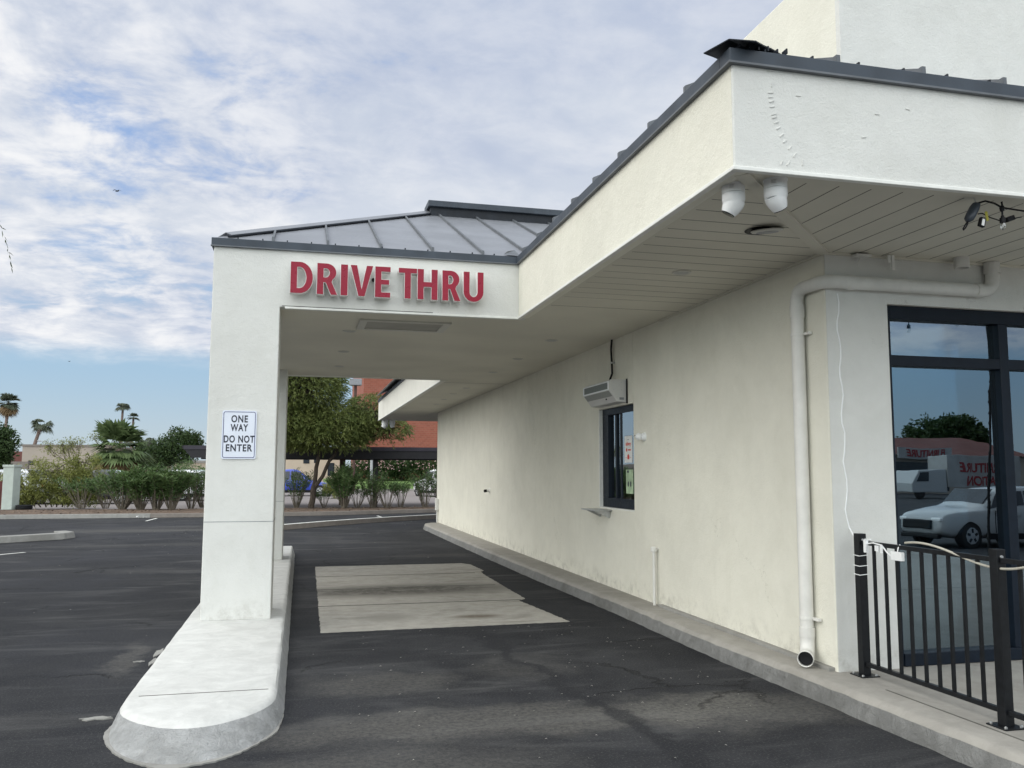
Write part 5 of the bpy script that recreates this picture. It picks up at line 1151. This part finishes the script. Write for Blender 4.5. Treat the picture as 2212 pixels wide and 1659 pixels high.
bx('beige_building', 'two storey beige building with dark windows behind the blue car', 'building', 540, 735, 92, 3.2, 15, M['beige'], wins=((655, 668, 990, 1001), (678, 688, 988, 1000), (708, 722, 1000, 1028)), cap_=M['redren'])
bx('low_building', 'long low taupe building with flat roof line behind the leaning palm', 'building', 46, 235, 98, 4.05, 14, M['taupe'], cap_=M['kerbold'], wins=((60, 72, 996, 1004),))
bx('low_building', 'low cream building behind the hedge between fan palm and column', 'building', 286, 450, 86, 2.35, 12, M['beige'], cap_=M['walk'], wins=((314, 342, 1004, 1012), (346, 358, 1004, 1012)))
bx('rooftop_box', 'small cream upper storey box with one dark window on the low cream building', 'building', 290, 315, 90, 3.7, 6, M['beige'], wins=((297, 304, 984, 993),))
bx('rooftop_box', 'low white upper storey strip right of the small cream box', 'building', 315, 347, 91, 3.05, 6, M['walk'])
bx('red_building', 'reddish building end between the dark left tree and the taupe building', 'building', 15, 47, 112, 3.8, 10, M['redren'])
bx('garden_wall', 'low grey wall in front of the taupe building at far left', 'wall', -80, 60, 75, 2.3, .4, M['kerbold'])
# carport
cp = thing('carport', 'long dark metal carport with flat roof seen beyond the drive-thru', 'carport', (2, 40, 0))
xL = at(391, 974, y=38.5).x; xR = 12.0; zt_ = at(800, 966, y=38.5).z; zb_ = at(800, 991, y=38.5).z
mb = MB(); mb.prism([(xL, zt_), (xL + .42, zb_), (xR, zb_), (xR, zt_)], 38.5, 38.62, 'y'); mb.build('front_fascia', M['carportm'], cp)
MB().box(xL + .1, xR, 38.47, 38.495, zt_ - .16, zt_ + .01).build('fascia_lip', pm('carport_lip', (.035, .03, .045), .5), cp)
MB().box(xL + .02, xR, 38.63, 43.5, zt_ - .12, zt_ - .01).build('roof_deck', M['carportm'], cp)
MB().box(xL + .3, xR, 43.3, 43.5, zb_, zt_ - .13).build('rear_fascia', M['carportm'], cp)
p = at(811, 1000, y=38.9); MB().box(p.x - .11, p.x + .11, 38.8, 39.0, 0, zb_ + .05).build('post', M['carportm'], cp)
p = at(740, 1000, y=42.5); MB().box(p.x - .13, p.x + .13, 42.3, 42.7, 0, zb_ + .2).build('post', M['brownpost'], cp)
p = at(470, 1000, y=42.5); MB().box(p.x - .13, p.x + .13, 42.3, 42.7, 0, zb_ + .2).build('post', M['carportm'], cp)
p = at(1010, 1000, y=38.9); MB().box(p.x - .11, p.x + .11, 38.8, 39.0, 0, zb_ + .05).build('post', M['carportm'], cp)
# parking lot lamp
p = at(768, 832, y=70); t = thing('parking_lot_lamp', 'square shoebox lamp on a brown pole between the acacia and brick building', 'lamp post', (p.x, 70, 0))
MB().tube([(p.x, 70, 0), (p.x, 70, p.z)], .12, 10).build('pole', M['brownpost'], t); MB().box(p.x - .48, p.x + .48, 69.6, 70.4, p.z - .02, p.z + .5).build('lamp_head', M['greyprint'], t, bevel=.03)
p = at(803, 990, y=60); tag(MB().tube([(p.x, 60, 0), (p.x, 60, 2.6)], .1, 8).build('bollard_pole', M['pole'], smooth='auto'), 'short pale pole beside the dark flowering bushes under the carport', 'pole')
p = at(376.5, 930, y=80); t = thing('light_pole', 'tall slim grey pole in front of the dark tree left of the carport', 'lamp post', (p.x, 80, 0))
MB().tube([(p.x, 80, 0), (p.x, 80, p.z)], [.11, .07], 8).build('pole', M['pole'], t); MB().box(p.x - .5, p.x + .05, 79.9, 80.1, p.z - .05, p.z + .08).build('lamp_head', M['pole'], t)
p0_ = at(122, 963, y=120); p1_ = at(122, 974, y=120); p2_ = at(81, 952, y=120)
t = thing('street_lamp', 'curved arm street lamp behind the leaning palm and taupe building', 'lamp post', (p0_.x, 120, 0))
MB().tube([(p1_.x, 120, 0), (p0_.x, 120, p0_.z)], [.13, .08], 8).build('pole', M['pole'], t)
MB().tube([p0_, at(113, 959, y=120), at(103, 955.5, y=120), at(94, 953, y=120), at(88, 952.5, y=120)], .05, 6).build('arm', M['pole'], t); MB().tube([at(88, 952.5, y=120), p2_], .09, 6).build('lamp_head', M['pole'], t)
# lawn, far kerb and flowering bushes under the carport
la = at(760, 1050, y=72); mb = MB(); 
mb.prism([(72, .0), (72.4, .12), (76, .55), (84, .9), (86, 0)], la.x - 2, la.x + 18, 'x'); tag(mb.build('lawn_mound', pm('lawn_green', (.10, .17, .04), .95, .25, 2, .8, 8, .05)), kind='stuff')
tag(MB().box(la.x - 6, la.x + 20, 71.4, 71.7, 0, .15).build('far_kerb', M['walk'], bevel=.02), kind='structure')
for i, (px, lab) in enumerate(((800, 'dark oleander bush with pale flowers behind the lawn, left of the black post'), (832, 'dark flowering oleander bush behind the lawn, right of the black post'), (868, 'darkest oleander bush behind the lawn, left of the white suv'), (925, 'oleander bush with pale flowers behind the white suv'))):
    b = at(px, 1030, y=80)
    def fl_(tm, cm, rnd, base):
        for j in range(70):
            v = rv3(rnd); pp = base + Vector((v.x * 2.0, -1.5 - abs(v.y) * .3, 1.9 + v.z * 1.2))
            for q in range(3): leafq(cm, pp + rv3(rnd) * .08, rv3(rnd), .10, .08, 1, rnd)
    bushy_tree('flowering_bush', (b.x, b.y, .6), [(0, 0, 1.2, 2.0, 1.2, 1.2), (.6, 0, 1.6, 1.3, 1.1, .8)], [M['lf_dark'], M['petal']], [((0, 0, -.6), (0, 0, 1.2), .1, .05)], 5000, (.24, .10), lab, 'bush', 61 + i, 'flowering bushes behind the lawn', extra=None if i == 2 else fl_)
# utility cabinet, maroon fence
ub = at(20, 1100, z=.11); t = thing('utility_cabinet', 'tall pale green metal utility cabinet standing left of the yellow-green bush', 'utility cabinet', (ub.x, ub.y, .1))
zt2 = at(20, 1004, y=ub.y).z
MB().prism([(ub.x - .24, ub.y - .2), (ub.x + .16, ub.y - .28), (ub.x + .30, ub.y + .15), (ub.x - .10, ub.y + .25)], .1, zt2 - .09, 'z').build('cabinet', M['greenbox'], t, bevel=.015)
MB().prism([(ub.x - .27, ub.y - .22), (ub.x + .17, ub.y - .31), (ub.x + .33, ub.y + .16), (ub.x - .11, ub.y + .28)], zt2 - .09, zt2, 'z').build('lid', M['greenbox'], t, bevel=.012)
tag(MB().box(ub.x - 3.2, ub.x - .28, ub.y + .3, ub.y + .38, .1, 1.2).build('board_fence', M['maroon'], bevel=.01), 'low maroon board fence left of the green utility cabinet', 'fence')
tag(MB().lathe([(.26, .1), (.3, .14), (.3, .26), (.24, .28), (.2, .18)], Matrix.Translation((ub.x + .55, ub.y - .1, 0)), 20).build('black_hose_coil', M['black'], smooth='auto'), 'black rubber coil lying at the foot of the green cabinet', 'hose')
# litter
rnd = random.Random(88)
for (px, py, w_, lab) in ((303, 1119, .32, 'crumpled white litter in the gutter below the left hedge'), (5, 1120, .3, 'pale litter in the gutter at the left edge')):
    p = at(px, py, z=.01); mb = MB()
    for i in range(9):
        c = p + Vector((rnd.uniform(-w_, w_), rnd.uniform(-.1, .1), rnd.uniform(.01, .05))); mb.face([c + rv3(rnd) * .07 for _ in range(3)])
    tag(mb.build('litter', M['paper'], fix=False), lab, 'litter')
mb = MB()
for i in range(210):
    f = rnd.random()
    if f < .6: x, y = rnd.uniform(.1, 3.4), rnd.uniform(4.6, 9)
    elif f < .8: x, y = rnd.uniform(-6, -1.2), rnd.uniform(6, 26)
    else: x, y = rnd.uniform(-5, 5), rnd.uniform(15, 31)
    s_ = rnd.uniform(.003, .008) * (1 + y / 14)
    c = Vector((x, y, .002)); mb.face([c + Vector((s_ * math.cos(a), s_ * math.sin(a) * .7, s_ * .8 * (a % 2 > .9))) for a in (0, 1.3, 2.6, 3.9, 5.2)])
tag(mb.build('loose_gravel', pm('gravel', (.42, .40, .37), .9, .3, 30), fix=False), kind='stuff')
mb = MB()
for i in range(900):
    x = rnd.uniform(-12, 6); y = rnd.uniform(32.6 + max(0, x) * .3, 36.6 + max(0, x) * .2); s_ = rnd.uniform(.015, .05); c = Vector((x, y, .11)); mb.face([c + Vector((s_ * math.cos(a), s_ * math.sin(a), rnd.uniform(0, s_))) for a in (0, 1.6, 3.1, 4.7)])
tag(mb.build('leaf_litter', pm('leaf_litter', (.16, .11, .075), .95, .4, 30), fix=False), kind='stuff')
# birds
def bird(px, py, y, s_, lab):
    p = at(px, py, y=y); t = thing('bird', lab, 'bird', p); MB().lathe([(.01, -.2), (.045, -.1), (.06, 0), (.045, .12), (.02, .2), (.004, .24)], Matrix.Translation(p) @ Matrix.Rotation(R(80), 4, 'Y') @ Matrix.Scale(s_, 4), 10).build('body', M['black'], t, smooth=True)
    for sg_ in (-1, 1): MB().face([p + Vector(q) * s_ for q in ((.08, 0, .03), (-.1, 0, .03), (sg_ * .22 - .1, .1, .20), (sg_ * .48, .15, .05), (sg_ * .2 + .05, .05, .16))]).build('wing', M['black'], t, fix=False)
bird(253, 413, 60, .62, 'small dark bird gliding in the clouds at the left'); bird(150, 781, 90, .35, 'tiny far bird just above the left horizon')

# ------------------------------------------------------------------ what stands across the lot and shows in the storefront glass
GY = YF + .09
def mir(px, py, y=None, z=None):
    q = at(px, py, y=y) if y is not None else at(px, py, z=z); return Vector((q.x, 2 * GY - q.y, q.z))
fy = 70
M['dimwhite'] = pm('dimmed_white_panel', (.34, .34, .34), .7, .12, 1.2); M['dimred'] = pm('dimmed_red_lettering', (.26, .03, .035), .7, .1, 3); cw_dim = paint('dimmed_white_paint', (.40, .41, .42))  # whites and red darkened so their mirrored image in the glass looks dimmer
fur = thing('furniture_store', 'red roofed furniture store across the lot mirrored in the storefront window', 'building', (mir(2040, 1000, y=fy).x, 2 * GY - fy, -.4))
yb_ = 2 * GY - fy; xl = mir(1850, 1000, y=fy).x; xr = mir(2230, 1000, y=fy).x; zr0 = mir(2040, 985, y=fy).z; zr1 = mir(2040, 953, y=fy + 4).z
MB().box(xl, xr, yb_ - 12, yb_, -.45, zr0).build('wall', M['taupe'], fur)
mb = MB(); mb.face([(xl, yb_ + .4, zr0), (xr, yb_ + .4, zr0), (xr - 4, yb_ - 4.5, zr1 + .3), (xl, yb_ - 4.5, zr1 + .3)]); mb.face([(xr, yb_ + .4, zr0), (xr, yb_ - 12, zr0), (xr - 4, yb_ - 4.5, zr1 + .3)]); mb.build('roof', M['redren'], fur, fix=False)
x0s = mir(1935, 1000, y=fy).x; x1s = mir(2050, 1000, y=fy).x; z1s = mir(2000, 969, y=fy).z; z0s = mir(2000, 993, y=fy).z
MB().box(x0s, x1s, yb_ + .45, yb_ + .6, z0s, z1s).build('sign_board', M['dimwhite'], fur)
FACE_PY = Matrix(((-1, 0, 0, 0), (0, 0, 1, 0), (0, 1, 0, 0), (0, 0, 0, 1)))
text('lettering', 'FURNITURE', .95, .9, M['dimred'], fur, Matrix.Translation(((x0s + x1s) / 2, yb_ + .63, (z0s + z1s) / 2)) @ FACE_PY, fur, ext=.02, bold=.02)
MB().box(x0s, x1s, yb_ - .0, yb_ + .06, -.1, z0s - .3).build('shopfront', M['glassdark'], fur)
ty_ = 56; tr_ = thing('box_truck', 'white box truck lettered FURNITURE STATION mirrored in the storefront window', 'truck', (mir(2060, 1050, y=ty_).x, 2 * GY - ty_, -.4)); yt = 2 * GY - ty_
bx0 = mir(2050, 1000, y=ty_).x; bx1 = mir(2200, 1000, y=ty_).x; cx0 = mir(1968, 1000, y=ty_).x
MB().box(bx0, bx1, yt - 2.4, yt, .55, mir(2100, 991, y=ty_).z + .2).build('cargo_box', M['dimwhite'], tr_, bevel=.03)
text('lettering', 'FURNITURE', .95, .9, M['dimred'], tr_, Matrix.Translation(((bx0 + bx1) / 2, yt + .02, 1.95)) @ FACE_PY, tr_, ext=.01, bold=.02)
text('lettering', 'STATION', .95, .9, M['dimred'], tr_, Matrix.Translation(((bx0 + bx1) / 2, yt + .02, 1.0)) @ FACE_PY, tr_, ext=.01, bold=.02)
MB().prism([(cx0, .1), (cx0, .8), (cx0 + .5, 1.75), (bx0 - .1, 1.85), (bx0 - .1, .1)], yt - 2.2, yt - .05, 'y').build('cab', cw_dim, tr_, bevel=.06)
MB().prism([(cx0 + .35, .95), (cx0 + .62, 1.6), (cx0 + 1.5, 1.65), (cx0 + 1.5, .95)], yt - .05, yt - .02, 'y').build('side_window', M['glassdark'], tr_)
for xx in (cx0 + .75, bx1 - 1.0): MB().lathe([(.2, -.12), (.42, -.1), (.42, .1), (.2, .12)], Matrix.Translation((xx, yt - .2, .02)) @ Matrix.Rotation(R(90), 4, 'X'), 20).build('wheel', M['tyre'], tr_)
q = mir(2112, 1080, y=20.5); carmesh('parked_car', 'white suv mirrored in the storefront window in front of the truck', cw_dim, 'suv', (q.x + .3, q.y, gz(0, q.y) + .0), R(0), None, H=1.66)
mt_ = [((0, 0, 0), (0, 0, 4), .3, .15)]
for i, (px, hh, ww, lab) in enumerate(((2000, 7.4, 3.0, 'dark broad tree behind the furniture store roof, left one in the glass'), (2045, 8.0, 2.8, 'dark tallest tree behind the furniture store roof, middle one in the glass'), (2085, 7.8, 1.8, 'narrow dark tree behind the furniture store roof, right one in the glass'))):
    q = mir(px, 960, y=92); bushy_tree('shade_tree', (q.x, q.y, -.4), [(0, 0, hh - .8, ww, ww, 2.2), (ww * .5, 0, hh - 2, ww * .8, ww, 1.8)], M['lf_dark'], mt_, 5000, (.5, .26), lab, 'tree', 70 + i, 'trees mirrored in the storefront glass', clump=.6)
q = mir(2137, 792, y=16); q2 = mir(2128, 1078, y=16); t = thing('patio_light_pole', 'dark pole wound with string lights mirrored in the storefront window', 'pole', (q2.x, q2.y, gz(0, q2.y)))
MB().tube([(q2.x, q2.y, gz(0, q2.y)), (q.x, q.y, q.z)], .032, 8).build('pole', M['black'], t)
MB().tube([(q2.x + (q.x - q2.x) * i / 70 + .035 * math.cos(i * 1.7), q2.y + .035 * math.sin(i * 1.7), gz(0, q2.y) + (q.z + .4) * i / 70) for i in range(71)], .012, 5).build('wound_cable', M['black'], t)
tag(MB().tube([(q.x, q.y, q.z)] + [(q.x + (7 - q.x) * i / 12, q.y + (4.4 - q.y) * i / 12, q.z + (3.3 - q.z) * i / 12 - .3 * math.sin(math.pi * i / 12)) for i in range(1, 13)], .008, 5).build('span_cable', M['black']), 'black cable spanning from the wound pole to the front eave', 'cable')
# trees off to the left that show in the service window glass
for i, (x, y, hh) in enumerate(((-16, 27, 4.6), (-21, 33, 5.2), (-26, 41, 5.6))):
    bushy_tree('shade_tree', (x, y, 0), [(0, 0, hh - 1.4, 2.6, 2.6, 1.6)], M['lf_dark'], [((0, 0, 0), (0, 0, 2.5), .2, .12)], 1800, (.3, .12), '%s dark tree left of the lot, showing only in the service window glass' % ('nearest', 'middle one', 'farthest')[i], 'tree', 90 + i, 'trees mirrored in the service window', clump=.5)
